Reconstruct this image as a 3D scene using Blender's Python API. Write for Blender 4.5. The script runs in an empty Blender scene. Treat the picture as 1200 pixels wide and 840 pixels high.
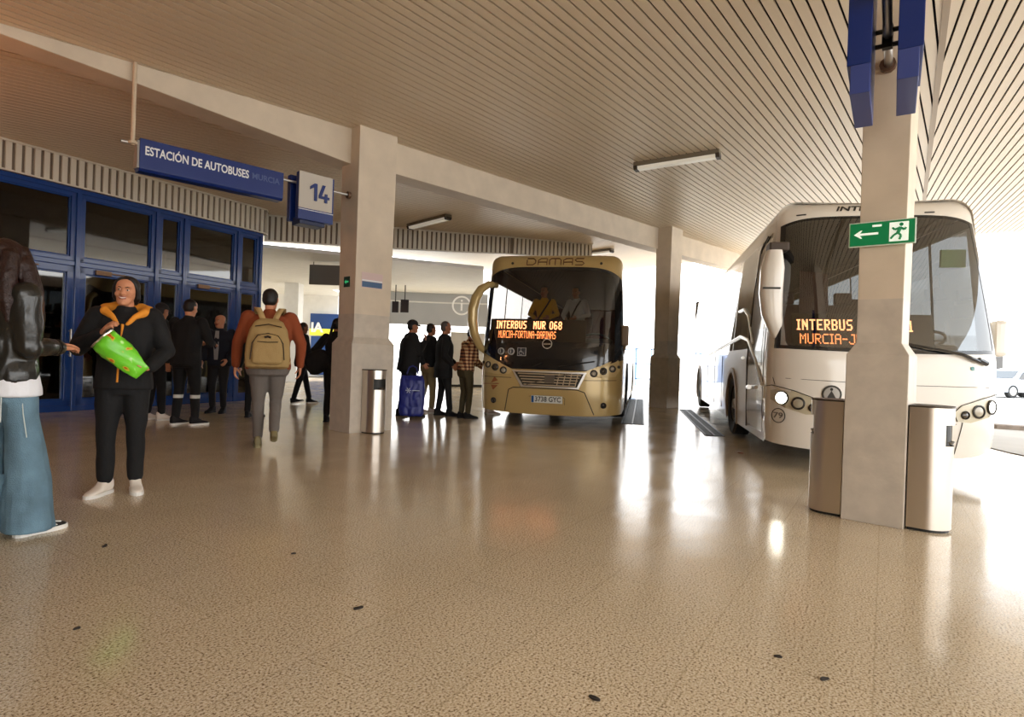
import bpy, bmesh, math, random
from mathutils import Vector, Matrix, noise
C = bpy.context.scene
COL = C.collection
random.seed(7)
PI = math.pi
def V(*a): return Vector(a)
# ------------------------------------------------------------------ camera
CAMH = 1.15; F = 700.0; ROLL = math.atan(.035); PITCH = -.0029
cr, sr = math.cos(ROLL), math.sin(ROLL)
def ray(px, py):
    a = (px-600)/F; b = (420-py)/F
    x = a*cr - b*sr; z = a*sr + b*cr
    return Vector((x, 1 - z*PITCH, z + PITCH))
def at_depth(px, py, Y):
    r = ray(px, py); t = Y/r.y
    return Vector((r.x*t, Y, CAMH + r.z*t))
def at_z(px, py, z=0.0):
    r = ray(px, py); t = (z-CAMH)/r.z
    return Vector((r.x*t, r.y*t, z))
def ceil_z(x, y): return 4.33 + .036*(x+2.06)
def at_ceil(px, py, dz=0):
    r = ray(px, py)
    t = (4.33+dz+.036*2.06-CAMH)/(r.z-.036*r.x)
    return Vector((r.x*t, r.y*t, CAMH+r.z*t))
cam = bpy.data.cameras.new('camera'); co = bpy.data.objects.new('camera', cam); COL.objects.link(co)
cam.sensor_width = 36; cam.lens = 36*F/1200; cam.clip_end = 500; cam.clip_start = .05
right = Vector((cr, 0, sr)); up = Vector((-sr, 0, cr)); back = Vector((0, -1, 0))
M = Matrix((right, up, back)).transposed()
M = Matrix.Rotation(PITCH, 3, 'X') @ M
co.matrix_world = Matrix.Translation((0, 0, CAMH)) @ M.to_4x4()
C.camera = co
# ------------------------------------------------------------------ materials
MATS = {}
def mat(name, col, rough=.5, metal=0, emit=None, es=0, bump=0, bscale=60, alpha=1, coat=0, spec=.5, var=0, vscale=5, trans=0, ior=1.45):
    if name in MATS: return MATS[name]
    m = bpy.data.materials.new(name); m.use_nodes = True
    nt = m.node_tree; b = nt.nodes['Principled BSDF']
    b.inputs['Base Color'].default_value = (*col, 1)
    b.inputs['Roughness'].default_value = rough
    b.inputs['Metallic'].default_value = metal
    b.inputs['Specular IOR Level'].default_value = spec
    b.inputs['Coat Weight'].default_value = coat
    b.inputs['Transmission Weight'].default_value = trans
    b.inputs['IOR'].default_value = ior
    if emit: b.inputs['Emission Color'].default_value = (*emit, 1); b.inputs['Emission Strength'].default_value = es
    tc = None
    if bump or var:
        tc = nt.nodes.new('ShaderNodeTexCoord')
        n = nt.nodes.new('ShaderNodeTexNoise'); n.inputs['Scale'].default_value = bscale if bump else vscale; n.inputs['Detail'].default_value = 4
        nt.links.new(tc.outputs['Object'], n.inputs['Vector'])
    if bump:
        bp = nt.nodes.new('ShaderNodeBump'); bp.inputs['Strength'].default_value = bump; bp.inputs['Distance'].default_value = .01
        nt.links.new(n.outputs['Fac'], bp.inputs['Height']); nt.links.new(bp.outputs['Normal'], b.inputs['Normal'])
    if var:
        n2 = nt.nodes.new('ShaderNodeTexNoise'); n2.inputs['Scale'].default_value = vscale; n2.inputs['Detail'].default_value = 5
        nt.links.new(tc.outputs['Object'], n2.inputs['Vector'])
        r = nt.nodes.new('ShaderNodeMapRange'); r.inputs[1].default_value = .3; r.inputs[2].default_value = .7
        r.inputs[3].default_value = 1-var; r.inputs[4].default_value = 1+var*.5
        nt.links.new(n2.outputs['Fac'], r.inputs[0])
        mx = nt.nodes.new('ShaderNodeVectorMath'); mx.operation = 'SCALE'; mx.inputs[0].default_value = col
        nt.links.new(r.outputs[0], mx.inputs['Scale']); nt.links.new(mx.outputs[0], b.inputs['Base Color'])
    MATS[name] = m
    return m
def srgb(r, g, b):
    f = lambda c: (c/255/12.92) if c/255 <= .04045 else ((c/255+.055)/1.055)**2.4
    return (f(r), f(g), f(b))
def glass(name, tint, gloss=.06, rough=.02):
    """thin pane: tinted see-through with a clear reflection"""
    if name in MATS: return MATS[name]
    m = bpy.data.materials.new(name); m.use_nodes = True; nt = m.node_tree; nt.nodes.clear()
    o = nt.nodes.new('ShaderNodeOutputMaterial'); t = nt.nodes.new('ShaderNodeBsdfTransparent'); t.inputs[0].default_value = (*tint, 1)
    g = nt.nodes.new('ShaderNodeBsdfGlossy'); g.inputs['Roughness'].default_value = rough; g.inputs[0].default_value = (1, 1, 1, 1)
    fr = nt.nodes.new('ShaderNodeLayerWeight'); fr.inputs[0].default_value = .5
    pw = nt.nodes.new('ShaderNodeMath'); pw.operation = 'POWER'; pw.inputs[1].default_value = 5; nt.links.new(fr.outputs['Facing'], pw.inputs[0])
    ad = nt.nodes.new('ShaderNodeMath'); ad.operation = 'ADD'; ad.inputs[1].default_value = gloss; ad.use_clamp = True
    nt.links.new(pw.outputs[0], ad.inputs[0])
    mx = nt.nodes.new('ShaderNodeMixShader'); nt.links.new(ad.outputs[0], mx.inputs[0]); nt.links.new(t.outputs[0], mx.inputs[1]); nt.links.new(g.outputs[0], mx.inputs[2])
    nt.links.new(mx.outputs[0], o.inputs[0]); MATS[name] = m
    return m
# ------------------------------------------------------------------ mesh helpers
class MB:
    def __init__(s): s.v = []; s.f = []; s.m = []
    def add(s, vs, fs, mi=0):
        o = len(s.v); s.v += [tuple(v) for v in vs]; s.f += [tuple(i+o for i in f) for f in fs]; s.m += [mi]*len(fs); return s
    def box(s, x0, x1, y0, y1, z0, z1, mi=0, M=None):
        vs = [Vector((x, y, z)) for z in (z0, z1) for y in (y0, y1) for x in (x0, x1)]
        if M is not None: vs = [M @ v for v in vs]
        return s.add(vs, [(0, 2, 3, 1), (4, 5, 7, 6), (0, 1, 5, 4), (2, 6, 7, 3), (0, 4, 6, 2), (1, 3, 7, 5)], mi)
    def prism(s, pts, d, mi=0):
        """pts: planar polygon of Vectors, extruded by vector d"""
        n = len(pts); vs = list(pts)+[p+d for p in pts]
        return s.add(vs, [tuple(range(n))[::-1], tuple(range(n, 2*n))]+[(i, (i+1) % n, (i+1) % n+n, i+n) for i in range(n)], mi)
    def tube(s, pts, r, n=10, mi=0, cap=True, flat=1.0):
        pts = [Vector(p) for p in pts]; rs = r if isinstance(r, (list, tuple)) else [r]*len(pts)
        rings = []; ref = None
        for i, p in enumerate(pts):
            d = (pts[min(i+1, len(pts)-1)]-pts[max(i-1, 0)]).normalized()
            if ref is None: ref = Vector((0, 0, 1)) if abs(d.z) < .9 else Vector((1, 0, 0))
            a = d.cross(ref).normalized(); b = a.cross(d).normalized(); ref = b
            rings.append([p+a*math.cos(2*PI*k/n)*rs[i]+b*math.sin(2*PI*k/n)*rs[i]*flat for k in range(n)])
        vs = [v for rr in rings for v in rr]; fs = []
        for i in range(len(pts)-1):
            for k in range(n): fs.append((i*n+k, i*n+(k+1) % n, (i+1)*n+(k+1) % n, (i+1)*n+k))
        if cap: fs += [tuple(range(n))[::-1], tuple((len(pts)-1)*n+k for k in range(n))]
        return s.add(vs, fs, mi)
    def lathe(s, prof, c=(0, 0, 0), axis='z', n=24, mi=0):
        vs = []; c = Vector(c)
        for (r, h) in prof:
            for k in range(n):
                a = 2*PI*k/n
                p = {'z': (r*math.cos(a), r*math.sin(a), h), 'y': (r*math.cos(a), h, -r*math.sin(a)), 'x': (h, r*math.cos(a), r*math.sin(a))}[axis]
                vs.append(c+Vector(p))
        fs = [(i*n+k, i*n+(k+1) % n, (i+1)*n+(k+1) % n, (i+1)*n+k) for i in range(len(prof)-1) for k in range(n)]
        if prof[0] != prof[-1]: fs += [tuple(range(n))[::-1], tuple((len(prof)-1)*n+k for k in range(n))]
        return s.add(vs, fs, mi)
    def grid(s, rows, mi=0, closed=False):
        n = len(rows[0]); vs = [v for r in rows for v in r]; fs = []
        for i in range(len(rows)-1):
            for k in range(n if closed else n-1):
                fs.append((i*n+k, i*n+(k+1) % n, (i+1)*n+(k+1) % n, (i+1)*n+k))
        return s.add(vs, fs, mi)
    def ball(s, c, rx, ry, rz, nu=16, nv=10, mi=0, M=None):
        c = Vector(c); vs = []
        for j in range(nv+1):
            t = PI*j/nv
            for k in range(nu):
                a = 2*PI*k/nu
                p = Vector((rx*math.sin(t)*math.cos(a), ry*math.sin(t)*math.sin(a), -rz*math.cos(t)))
                vs.append(c+((M @ p) if M is not None else p))
        return s.add(vs, [(j*nu+k, j*nu+(k+1) % nu, (j+1)*nu+(k+1) % nu, (j+1)*nu+k) for j in range(nv) for k in range(nu)], mi)
    def build(s, name, mats, parent=None, smooth=False, bevel=0, merge=True):
        me = bpy.data.meshes.new(name); me.from_pydata(s.v, [], s.f)
        mats = mats if isinstance(mats, (list, tuple)) else [mats]
        for m in mats: me.materials.append(m)
        for p, i in zip(me.polygons, s.m): p.material_index = min(i, len(mats)-1)
        bm = bmesh.new(); bm.from_mesh(me)
        if merge: bmesh.ops.remove_doubles(bm, verts=bm.verts, dist=1e-5)
        bmesh.ops.recalc_face_normals(bm, faces=bm.faces)
        if bevel:
            es = [e for e in bm.edges if e.is_manifold and len(e.link_faces) == 2 and e.calc_face_angle(0) > .6]
            bmesh.ops.bevel(bm, geom=es, offset=bevel, segments=2, affect='EDGES', profile=.6, clamp_overlap=True)
        bm.to_mesh(me); bm.free()
        if smooth:
            for p in me.polygons: p.use_smooth = True
            try: me.set_sharp_from_angle(angle=math.radians(38))
            except Exception: pass
        o = bpy.data.objects.new(name, me); COL.objects.link(o)
        if parent is not None: o.parent = parent
        return o
def tag(o, label=None, cat=None, group=None, kind=None):
    if label: o['label'] = label
    if cat: o['category'] = cat
    if group: o['group'] = group
    if kind: o['kind'] = kind
    return o
def thing(name, label, cat, loc=(0, 0, 0), rz=0, group=None):
    o = bpy.data.objects.new(name, None); COL.objects.link(o); o.empty_display_size = .1
    o.location = loc; o.rotation_euler = (0, 0, rz); tag(o, label, cat, group); return o
def struct(o): o['kind'] = 'structure'; return o
def text(name, s, size, m, Mx, parent=None, ext=.002, bold=0, align='CENTER', spacing=1.0, shear=0, sx=1):
    cu = bpy.data.curves.new('t', 'FONT'); cu.body = s; cu.size = size; cu.extrude = ext; cu.offset = bold
    cu.align_x = align; cu.align_y = 'CENTER'; cu.space_character = spacing; cu.shear = shear; cu.resolution_u = 3
    to = bpy.data.objects.new('t', cu); COL.objects.link(to)
    bpy.context.view_layer.update()
    me = bpy.data.meshes.new_from_object(to.evaluated_get(bpy.context.evaluated_depsgraph_get()))
    bpy.data.objects.remove(to)
    me.transform(Mx @ Matrix.Scale(sx, 4, (1, 0, 0)))
    me.materials.clear(); me.materials.append(m); me.name = name
    o = bpy.data.objects.new(name, me); COL.objects.link(o)
    if parent is not None: o.parent = parent
    return o
def frame(o, x, z):
    """matrix with origin o, local x along x, local z along z(normal), y = z cross x"""
    x = Vector(x).normalized(); z = Vector(z).normalized(); y = z.cross(x).normalized()
    m = Matrix((x, y, z)).transposed().to_4x4(); m.translation = Vector(o); return m
def clip(poly, p, n):
    out = []
    for i in range(len(poly)):
        a, b = poly[i], poly[(i+1) % len(poly)]
        da, db = (a-p).dot(n), (b-p).dot(n)
        if da >= 0: out.append(a)
        if da*db < 0: out.append(a+(b-a)*(da/(da-db)))
    return out
# ------------------------------------------------------------------ world, light
w = bpy.data.worlds.new('world'); C.world = w; w.use_nodes = True
nt = w.node_tree; bg = nt.nodes['Background']
tcw = nt.nodes.new('ShaderNodeTexCoord'); sp = nt.nodes.new('ShaderNodeSeparateXYZ'); nt.links.new(tcw.outputs['Generated'], sp.inputs[0])
crp = nt.nodes.new('ShaderNodeValToRGB'); nt.links.new(sp.outputs['Z'], crp.inputs[0])
crp.color_ramp.elements[0].position = 0; crp.color_ramp.elements[0].color = (1, .97, .93, 1)
crp.color_ramp.elements[1].position = .6; crp.color_ramp.elements[1].color = (.80, .90, 1, 1)
nt.links.new(crp.outputs[0], bg.inputs[0]); bg.inputs[1].default_value = 2.95
C.view_settings.view_transform = 'Standard'; C.view_settings.look = 'None'; C.view_settings.gamma = 1
C.view_settings.use_curve_mapping = False; C.view_settings.exposure = 0.75
sl = bpy.data.lights.new('sun', 'SUN'); sl.energy = 4.5; sl.angle = .01; sl.color = (1, .95, .88); slo = bpy.data.objects.new('sun', sl); COL.objects.link(slo)
slo.rotation_euler = Vector((.62, .35, 1.1)).to_track_quat('Z', 'Y').to_euler()
wl_ = bpy.data.lights.new('warm_lamp', 'AREA'); wl_.energy = 32; wl_.size = .6; wl_.color = (1, .38, .14); wlo = bpy.data.objects.new('warm_lamp', wl_); COL.objects.link(wlo)
wlo.location = (-7.2, 4.2, 2.6); wlo.rotation_euler = Vector((-.35, -.25, -.9)).to_track_quat('Z', 'Y').to_euler()
C.cycles.use_denoising = True
C.cycles.max_bounces = 8; C.cycles.transparent_max_bounces = 12; C.cycles.sample_clamp_indirect = 6

# ------------------------------------------------------------------ architecture
concrete = mat('painted_concrete', srgb(206, 190, 168), .6, bump=.15, bscale=25, var=.10, vscale=3)
concrete_lo = mat('grey_painted_concrete', srgb(192, 180, 164), .5, bump=.15, bscale=30, var=.12, vscale=8)
def floor_mat():
    m = bpy.data.materials.new('terrazzo'); m.use_nodes = True; nt = m.node_tree; b = nt.nodes['Principled BSDF']
    N = nt.nodes.new; L = nt.links.new
    tc = N('ShaderNodeTexCoord'); mp = N('ShaderNodeMapping'); L(tc.outputs['Object'], mp.inputs[0])
    mp.inputs['Rotation'].default_value = (0, 0, math.radians(-58))
    n1 = N('ShaderNodeTexNoise'); n1.inputs['Scale'].default_value = 105; n1.inputs['Detail'].default_value = 3; n1.inputs['Roughness'].default_value = .7
    L(mp.outputs[0], n1.inputs['Vector'])
    r1 = N('ShaderNodeValToRGB'); L(n1.outputs['Fac'], r1.inputs[0]); e = r1.color_ramp.elements
    e[0].position = .37; e[0].color = (*srgb(104, 80, 56), 1); e[1].position = .47; e[1].color = (*srgb(212, 190, 156), 1)
    ee = e.new(.60); ee.color = (*srgb(228, 213, 186), 1); ee = e.new(.70); ee.color = (*srgb(244, 236, 220), 1)
    vo = N('ShaderNodeTexVoronoi'); vo.inputs['Scale'].default_value = 100; L(mp.outputs[0], vo.inputs['Vector'])
    r2 = N('ShaderNodeMapRange'); r2.inputs[1].default_value = .0; r2.inputs[2].default_value = .28; r2.inputs[3].default_value = .7; r2.inputs[4].default_value = 1
    L(vo.outputs['Distance'], r2.inputs[0])
    # slab to slab tone and joints
    br = N('ShaderNodeTexBrick'); br.inputs['Scale'].default_value = 1; br.inputs['Mortar Size'].default_value = .004; br.inputs['Brick Width'].default_value = 1.0
    br.inputs['Row Height'].default_value = .6; br.inputs['Color1'].default_value = (1, 1, 1, 1); br.inputs['Color2'].default_value = (.94, .94, .94, 1); br.inputs['Mortar'].default_value = (.82, .80, .76, 1)
    br.inputs['Mortar Smooth'].default_value = .3
    L(mp.outputs[0], br.inputs['Vector'])
    n3 = N('ShaderNodeTexNoise'); n3.inputs['Scale'].default_value = .7; n3.inputs['Detail'].default_value = 6; L(tc.outputs['Object'], n3.inputs['Vector'])
    r3 = N('ShaderNodeMapRange'); r3.inputs[1].default_value = .3; r3.inputs[2].default_value = .7; r3.inputs[3].default_value = .9; r3.inputs[4].default_value = 1.05; L(n3.outputs['Fac'], r3.inputs[0])
    v1 = N('ShaderNodeVectorMath'); v1.operation = 'MULTIPLY'; L(r1.outputs[0], v1.inputs[0]); L(br.outputs[0], v1.inputs[1])
    v2 = N('ShaderNodeVectorMath'); v2.operation = 'SCALE'; L(v1.outputs[0], v2.inputs[0]); L(r3.outputs[0], v2.inputs['Scale'])
    v3 = N('ShaderNodeVectorMath'); v3.operation = 'SCALE'; L(v2.outputs[0], v3.inputs[0]); L(r2.outputs[0], v3.inputs['Scale'])
    L(v3.outputs[0], b.inputs['Base Color'])
    n4 = N('ShaderNodeTexNoise'); n4.inputs['Scale'].default_value = 2.5; n4.inputs['Detail'].default_value = 8; L(tc.outputs['Object'], n4.inputs['Vector'])
    r4 = N('ShaderNodeMapRange'); r4.inputs[1].default_value = .3; r4.inputs[2].default_value = .7; r4.inputs[3].default_value = .10; r4.inputs[4].default_value = .22; L(n4.outputs['Fac'], r4.inputs[0])
    L(r4.outputs[0], b.inputs['Roughness'])
    n5 = N('ShaderNodeTexNoise'); n5.inputs['Scale'].default_value = 9; n5.inputs['Detail'].default_value = 2; L(tc.outputs['Object'], n5.inputs['Vector'])
    bp = N('ShaderNodeBump'); bp.inputs['Strength'].default_value = .05; bp.inputs['Distance'].default_value = .01; L(n5.outputs['Fac'], bp.inputs['Height']); L(bp.outputs[0], b.inputs['Normal'])
    return m
FLOOR = floor_mat()
asph = mat('pale_paving', srgb(190, 186, 180), .8, var=.1, vscale=1)
# terrazzo concourse + pale paving beyond
struct(MB().box(-30, 34, -12, 60, -.3, 0).build('floor', FLOOR))
struct(MB().add([(-120, 27.0, .012), (9.0, 25.0, .012), (8.6, 15, .012), (7.3, 8.7, .012), (6.9, 3, .012), (6.9, -40, .012), (160, -40, .012), (160, 160, .012), (-120, 160, .012)], [tuple(range(9))]).build('ground', asph))
# ceiling panels of slats
slat_m = mat('ceiling_slat', srgb(212, 193, 166), .42, bump=.05, bscale=40)
dark_m = mat('ceiling_void', srgb(22, 16, 12), .9)
def P2(v): return Vector((v[0], v[1]))
beamA = at_ceil(0, 27); beamB = at_ceil(404, 148); beamC = at_ceil(770, 267); beamD = at_ceil(862, 296)
def panel(name, polys, ang, pitch=.115, gap=.022):
    d = Vector((math.sin(math.radians(ang)), math.cos(math.radians(ang)))); n = Vector((d.y, -d.x)); mb = MB()
    for poly in polys:
        ts = [p.dot(n) for p in poly]; us = [p.dot(d) for p in poly]
        area = sum(poly[i].x*poly[(i+1) % len(poly)].y-poly[i].y*poly[(i+1) % len(poly)].x for i in range(len(poly)))
        pl = poly if area > 0 else poly[::-1]
        t = math.floor(min(ts)/pitch)*pitch
        while t < max(ts):
            st = [n*t+d*min(us), n*(t+pitch-gap)+d*min(us), n*(t+pitch-gap)+d*max(us), n*t+d*max(us)]
            for i in range(len(pl)):
                a, b = pl[i], pl[(i+1) % len(pl)]; e = b-a; nn = Vector((-e.y, e.x)).normalized()
                st = clip(st, a, nn)
                if len(st) < 3: break
            if len(st) >= 3: mb.prism([Vector((p.x, p.y, ceil_z(p.x, p.y))) for p in st], Vector((0, 0, .018)), 0)
            t += pitch
        mb.prism([Vector((p.x, p.y, ceil_z(p.x, p.y)+.06)) for p in pl], Vector((0, 0, .25)), 1)
    return struct(mb.build(name, [slat_m, dark_m], merge=False))
jd = Vector((.66, 1)).normalized(); j0 = Vector((.25, .0))
A2, B2, C2, D2 = map(P2, (beamA, beamB, beamC, beamD))
nb_ = (C2-B2).normalized(); nb_ = Vector((-nb_.y, nb_.x))*.18; A2, B2, C2, D2 = A2+nb_, B2+nb_, C2+nb_, D2+nb_
j_far = j0+jd*20.0; j_near = j0-jd*7
Aext = A2+(A2-B2).normalized()*4.5
ext1 = Vector((12.7, 15.6)); 
D2e = D2+(D2-C2).normalized()*1.0
panel('ceiling', [[B2, D2e, j_far, j_near], [Aext, B2, j_near, Vector((-9.5, -6))]], 37.4)
panel('ceiling', [[j_near, j_far, Vector((15.2, 14.8)), Vector((6.6, -6))]], 28.6)
panel('ceiling', [[Aext, B2, Vector((-3, 20)), Vector((-14, 12)), Vector((-16, 1))], [B2, D2e, Vector((1, 25)), Vector((-3, 20))]], 51)
# joint strip between the two outer ceiling panels
mb = MB(); nn = Vector((jd.y, -jd.x))
q = [j_near-nn*.03, j_near+nn*.03, j_far+nn*.03, j_far-nn*.03]
mb.prism([Vector((p.x, p.y, ceil_z(p.x, p.y)-.012)) for p in q], Vector((0, 0, .04)))
struct(mb.build('trim_1', mat('joint_strip', srgb(150, 128, 100), .5)))
# beams
def beam(name, pts, depths, wid, label):
    """pts: top front edge line on the ceiling; width goes to the far-left side"""
    rows = []
    for i, p in enumerate(pts):
        d = (pts[min(i+1, len(pts)-1)]-pts[max(i-1, 0)]); d.z = 0; d.normalize()
        n = Vector((-d.y, d.x, 0)); z = Vector((0, 0, 1)); D = depths[i]
        a = p+Vector((0, 0, .1)); rows.append([a, p-z*D, p-z*D+n*wid, a+n*wid])
    mb = MB(); mb.grid(rows, closed=True); k = (len(pts)-1)*4
    mb.add([v for v in rows[0]], [(0, 1, 2, 3)]); mb.add([v for v in rows[-1]], [(0, 1, 2, 3)])
    return tag(mb.build(name, concrete, bevel=.01), label, 'beam')
be = beamA+(beamA-beamB).normalized()*4.0
beam('concrete_beam', [be, beamA, at_ceil(160, 75), at_ceil(300, 117), beamB+Vector((.1, .11, 0))], [.10, .10, .21, .35, .50], .38,
     'tapering cream concrete beam running left under the slatted ceiling above the hanging sign')
beam('concrete_beam', [beamB+Vector((.1, .11, 0)), beamC, beamD+(beamD-beamC).normalized()*1.0], [.46, .52, .52], .38,
     'long cream concrete beam spanning between the sign 14 column and the far column')
# columns
def column(corner, ax, a, b, ztop, label):
    """corner: nearest lower corner on floor; ax: unit axis; footprint a along ax, b to the left of it"""
    ax = Vector((ax.x, ax.y, 0)).normalized(); n = Vector((-ax.y, ax.x, 0))
    c = corner+ax*a/2+n*b/2; k = .055
    def ring(z, ha, hb): return [c+ax*sa*ha+n*sb*hb+Vector((0, 0, z)) for sa, sb in ((-1, -1), (1, -1), (1, 1), (-1, 1))]
    mb = MB(); o = thing('concrete_column', label, 'column', (c.x, c.y, 0))
    def sh(rows): return [[v-Vector((c.x, c.y, 0)) for v in r] for r in rows]
    lo = sh([ring(0, a/2, b/2), ring(1.26, a/2, b/2), ring(1.35, a/2-k, b/2-k), ring(1.68, a/2-k, b/2-k)])
    hi = sh([ring(1.68, a/2-k, b/2-k), ring(ztop, a/2-k+.018, b/2-k+.018)])
    m1 = MB(); m1.grid(lo, closed=True); m1.add(lo[0], [(0, 1, 2, 3)]); m1.build('shaft_base', concrete_lo, o, bevel=.006)
    m2 = MB(); m2.grid(hi, closed=True); m2.build('shaft', concrete, o, bevel=.006)
    return o, c, ax, n
axB = Vector((beamC.x-beamB.x, beamC.y-beamB.y, 0)).normalized()
c14 = at_z(409, 508)
col14, c14c, ax14, n14 = column(c14, axB, .72, .52, 4.45, 'thick cream column with grey base under the beam beside the sign 14')
cc2 = at_z(781, 478.5)
colf, _, _, _ = column(cc2-axB*.0, axB, .66, .5, 4.7, 'far grey column backlit between the gold coach and the white coach')
cn_l = at_z(988, 608); cn_r = at_z(1062, 624)
tr = Vector((.77, -.64, 0)); axN = Vector((.64, .77, 0))
cn_l = cn_l-tr*.02
cornN = Vector((cn_l.x, cn_l.y, 0))+tr*.405
colN, cNc, axN, nN = column(cornN, axN, .5, .405, 4.62, 'nearest cream column with grey base between two steel bins')
# ---- blue glazed front on the left
W0 = at_depth(0, 197, 8.95); W0.z = 0; W1 = at_depth(303, 274, 13.17); W1.z = 0
wd = (W1-W0).normalized(); wn = Vector((wd.y, -wd.x, 0))   # normal to the concourse
def wall_t(px, py=300):
    r = ray(px, py); # (r*t - W0).wn = 0
    t = W0.dot(wn)/(r.x*wn.x+r.y*wn.y); p = Vector((r.x*t, r.y*t, 0)); return (p-W0).dot(wd)
def wall_z(px, py):
    r = ray(px, py); t = W0.dot(wn)/(r.x*wn.x+r.y*wn.y); return CAMH+r.z*t
WM = Matrix((wd, -wn, Vector((0, 0, 1)))).transposed().to_4x4(); WM.translation = W0  # local x along, local y inwards
blue = mat('blue_lacquer', srgb(18, 58, 124), .22, bump=0, coat=.4)
blue_d = mat('deep_blue_lacquer', srgb(8, 30, 96), .3)
dglass = mat('dark_window_glass', (.012, .012, .012), .04, spec=.9, coat=.5)
# ------------------------------------------------------------------ glazed front, its windows and doors
seam_m = mat('black_gasket', (.01, .01, .012), .5)
pane_m = glass('smoked_pane', (.24, .26, .25), .10, .03)
HT = 3.68; TR = 2.42
def wbox(mb, x0, x1, y0, y1, z0, z1, mi=0): mb.box(x0, x1, y0, y1, z0, z1, mi, WM)
def glazed(name, x0, x1, z0, z1, fw=.075, d=.06, handle=False, sill=0):
    o = thing(name, None, None); o['kind'] = 'structure'
    mb = MB()
    for (a, b, c, e) in ((x0, x1, z1-fw, z1), (x0, x1, z0, z0+fw), (x0, x0+fw, z0, z1), (x1-fw, x1, z0, z1)):
        wbox(mb, a, b, -d, .02, c, e)
    g = .022   # stepped inner rebate
    for (a, b, c, e) in ((x0+fw, x1-fw, z1-fw-g, z1-fw), (x0+fw, x1-fw, z0+fw, z0+fw+g), (x0+fw, x0+fw+g, z0+fw, z1-fw), (x1-fw-g, x1-fw, z0+fw, z1-fw)):
        wbox(mb, a, b, -d+.028, .015, c, e)
    mb.build('frame', blue, o, bevel=.006, merge=False)
    p = MB(); wbox(p, x0+fw, x1-fw, -.006, .006, z0+fw, z1-fw); p.build('pane', pane_m, o)
    if handle:
        h = MB(); q = [WM @ Vector((x1-fw/2, -d-.05, z)) for z in (.9, 1.35)]
        h.tube(q, .014); 
        for z in (.93, 1.32): h.tube([WM @ Vector((x1-fw/2, -d-.05, z)), WM @ Vector((x1-fw/2, -d+.01, z))], .009)
        h.build('handle', mat('brushed_steel', (.55, .53, .5), .3, 1), o)
        c = MB(); wbox(c, x0+.25, x0+.5, -d-.05, -d, z1-fw*.9, z1-fw*.2); wbox(c, x0+.45, x0+.75, -d-.03, -d-.015, z1-fw*.6, z1-fw*.4)
        c.build('door_closer', mat('door_closer_bronze', srgb(120, 92, 70), .35, .8), o, bevel=.004)
    return o
tb = [wall_t(88), wall_t(181), wall_t(214), wall_t(277), wall_t(303)]
w_main = tb[1]-tb[0]
tb = [tb[0]-2*w_main, tb[0]-w_main]+tb
cols_ = list(zip(tb[:-1], tb[1:]))
wi = di = 1
mull = MB()
for x in tb: wbox(mull, x-.035, x+.035, -.09, .06, 0, HT)
wbox(mull, tb[0]-3, tb[-1], -.07, .06, TR-.03, TR+.05); wbox(mull, tb[0]-3, tb[-1], -.09, .06, HT-.09, HT)
wbox(mull, tb[0]-3, tb[-1], -.075, .06, 0, .10)
struct(mull.build('wall_left', blue, bevel=.008, merge=False))
for k, (a, b) in enumerate(cols_):
    a += .03; b -= .03
    glazed('window_%d' % wi, a, b, TR+.05, HT-.08); wi += 1
    if b-a > .6: glazed('door_%d' % di, a, b, .08, TR-.03, fw=.11, handle=True); di += 1
    else: glazed('window_%d' % wi, a, b, .08, TR-.03); wi += 1
mb = MB(); wbox(mb, tb[0]-8, tb[0]-.03, -.02, .06, 0, 4.3); struct(mb.build('wall_side', blue_d))
# return at the end of the glazed front: grey panel and blue post
e0 = W0+wd*tb[-1]; retd = (wd*.8-wn*.9).normalized()
mb = MB(); p1 = e0+retd*.75
mb.prism([e0, p1, p1+Vector((0, 0, HT-.1)), e0+Vector((0, 0, HT-.1))], -wn*.04); struct(mb.build('wall_return', mat('grey_panel', srgb(110, 116, 122), .4)))
mb = MB(); mb.box(-.05, .05, -.05, .05, 0, 3.5, 0, Matrix.Translation(p1)); struct(mb.build('trim_2', blue, bevel=.01))
# room behind the glass
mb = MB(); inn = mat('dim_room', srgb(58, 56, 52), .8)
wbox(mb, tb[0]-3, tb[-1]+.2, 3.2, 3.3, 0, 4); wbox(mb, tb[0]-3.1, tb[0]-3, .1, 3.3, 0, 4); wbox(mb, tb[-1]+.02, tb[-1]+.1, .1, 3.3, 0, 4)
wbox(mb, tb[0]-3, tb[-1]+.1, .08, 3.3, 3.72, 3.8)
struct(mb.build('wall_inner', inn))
po = thing('poster', 'teal poster with a red dot seen through the door glass behind the bald man', 'poster')
mb = MB(); a0 = wall_t(232, 380); wbox(mb, a0-.1, a0+.9, .05, .06, 1.45, 1.75); mb.build('sheet', mat('teal_print', srgb(40, 110, 130), .5), po)
mb = MB(); mb.lathe([(.085, 0), (.085, .004)], (0, 0, 0), 'z', 20); mb.v = [tuple(WM @ Vector((a0+.62+v[0], .046-v[2], 1.6+v[1]))) for v in mb.v]
mb.build('red_dot', mat('red_print', srgb(200, 40, 50), .5), po)
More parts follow.
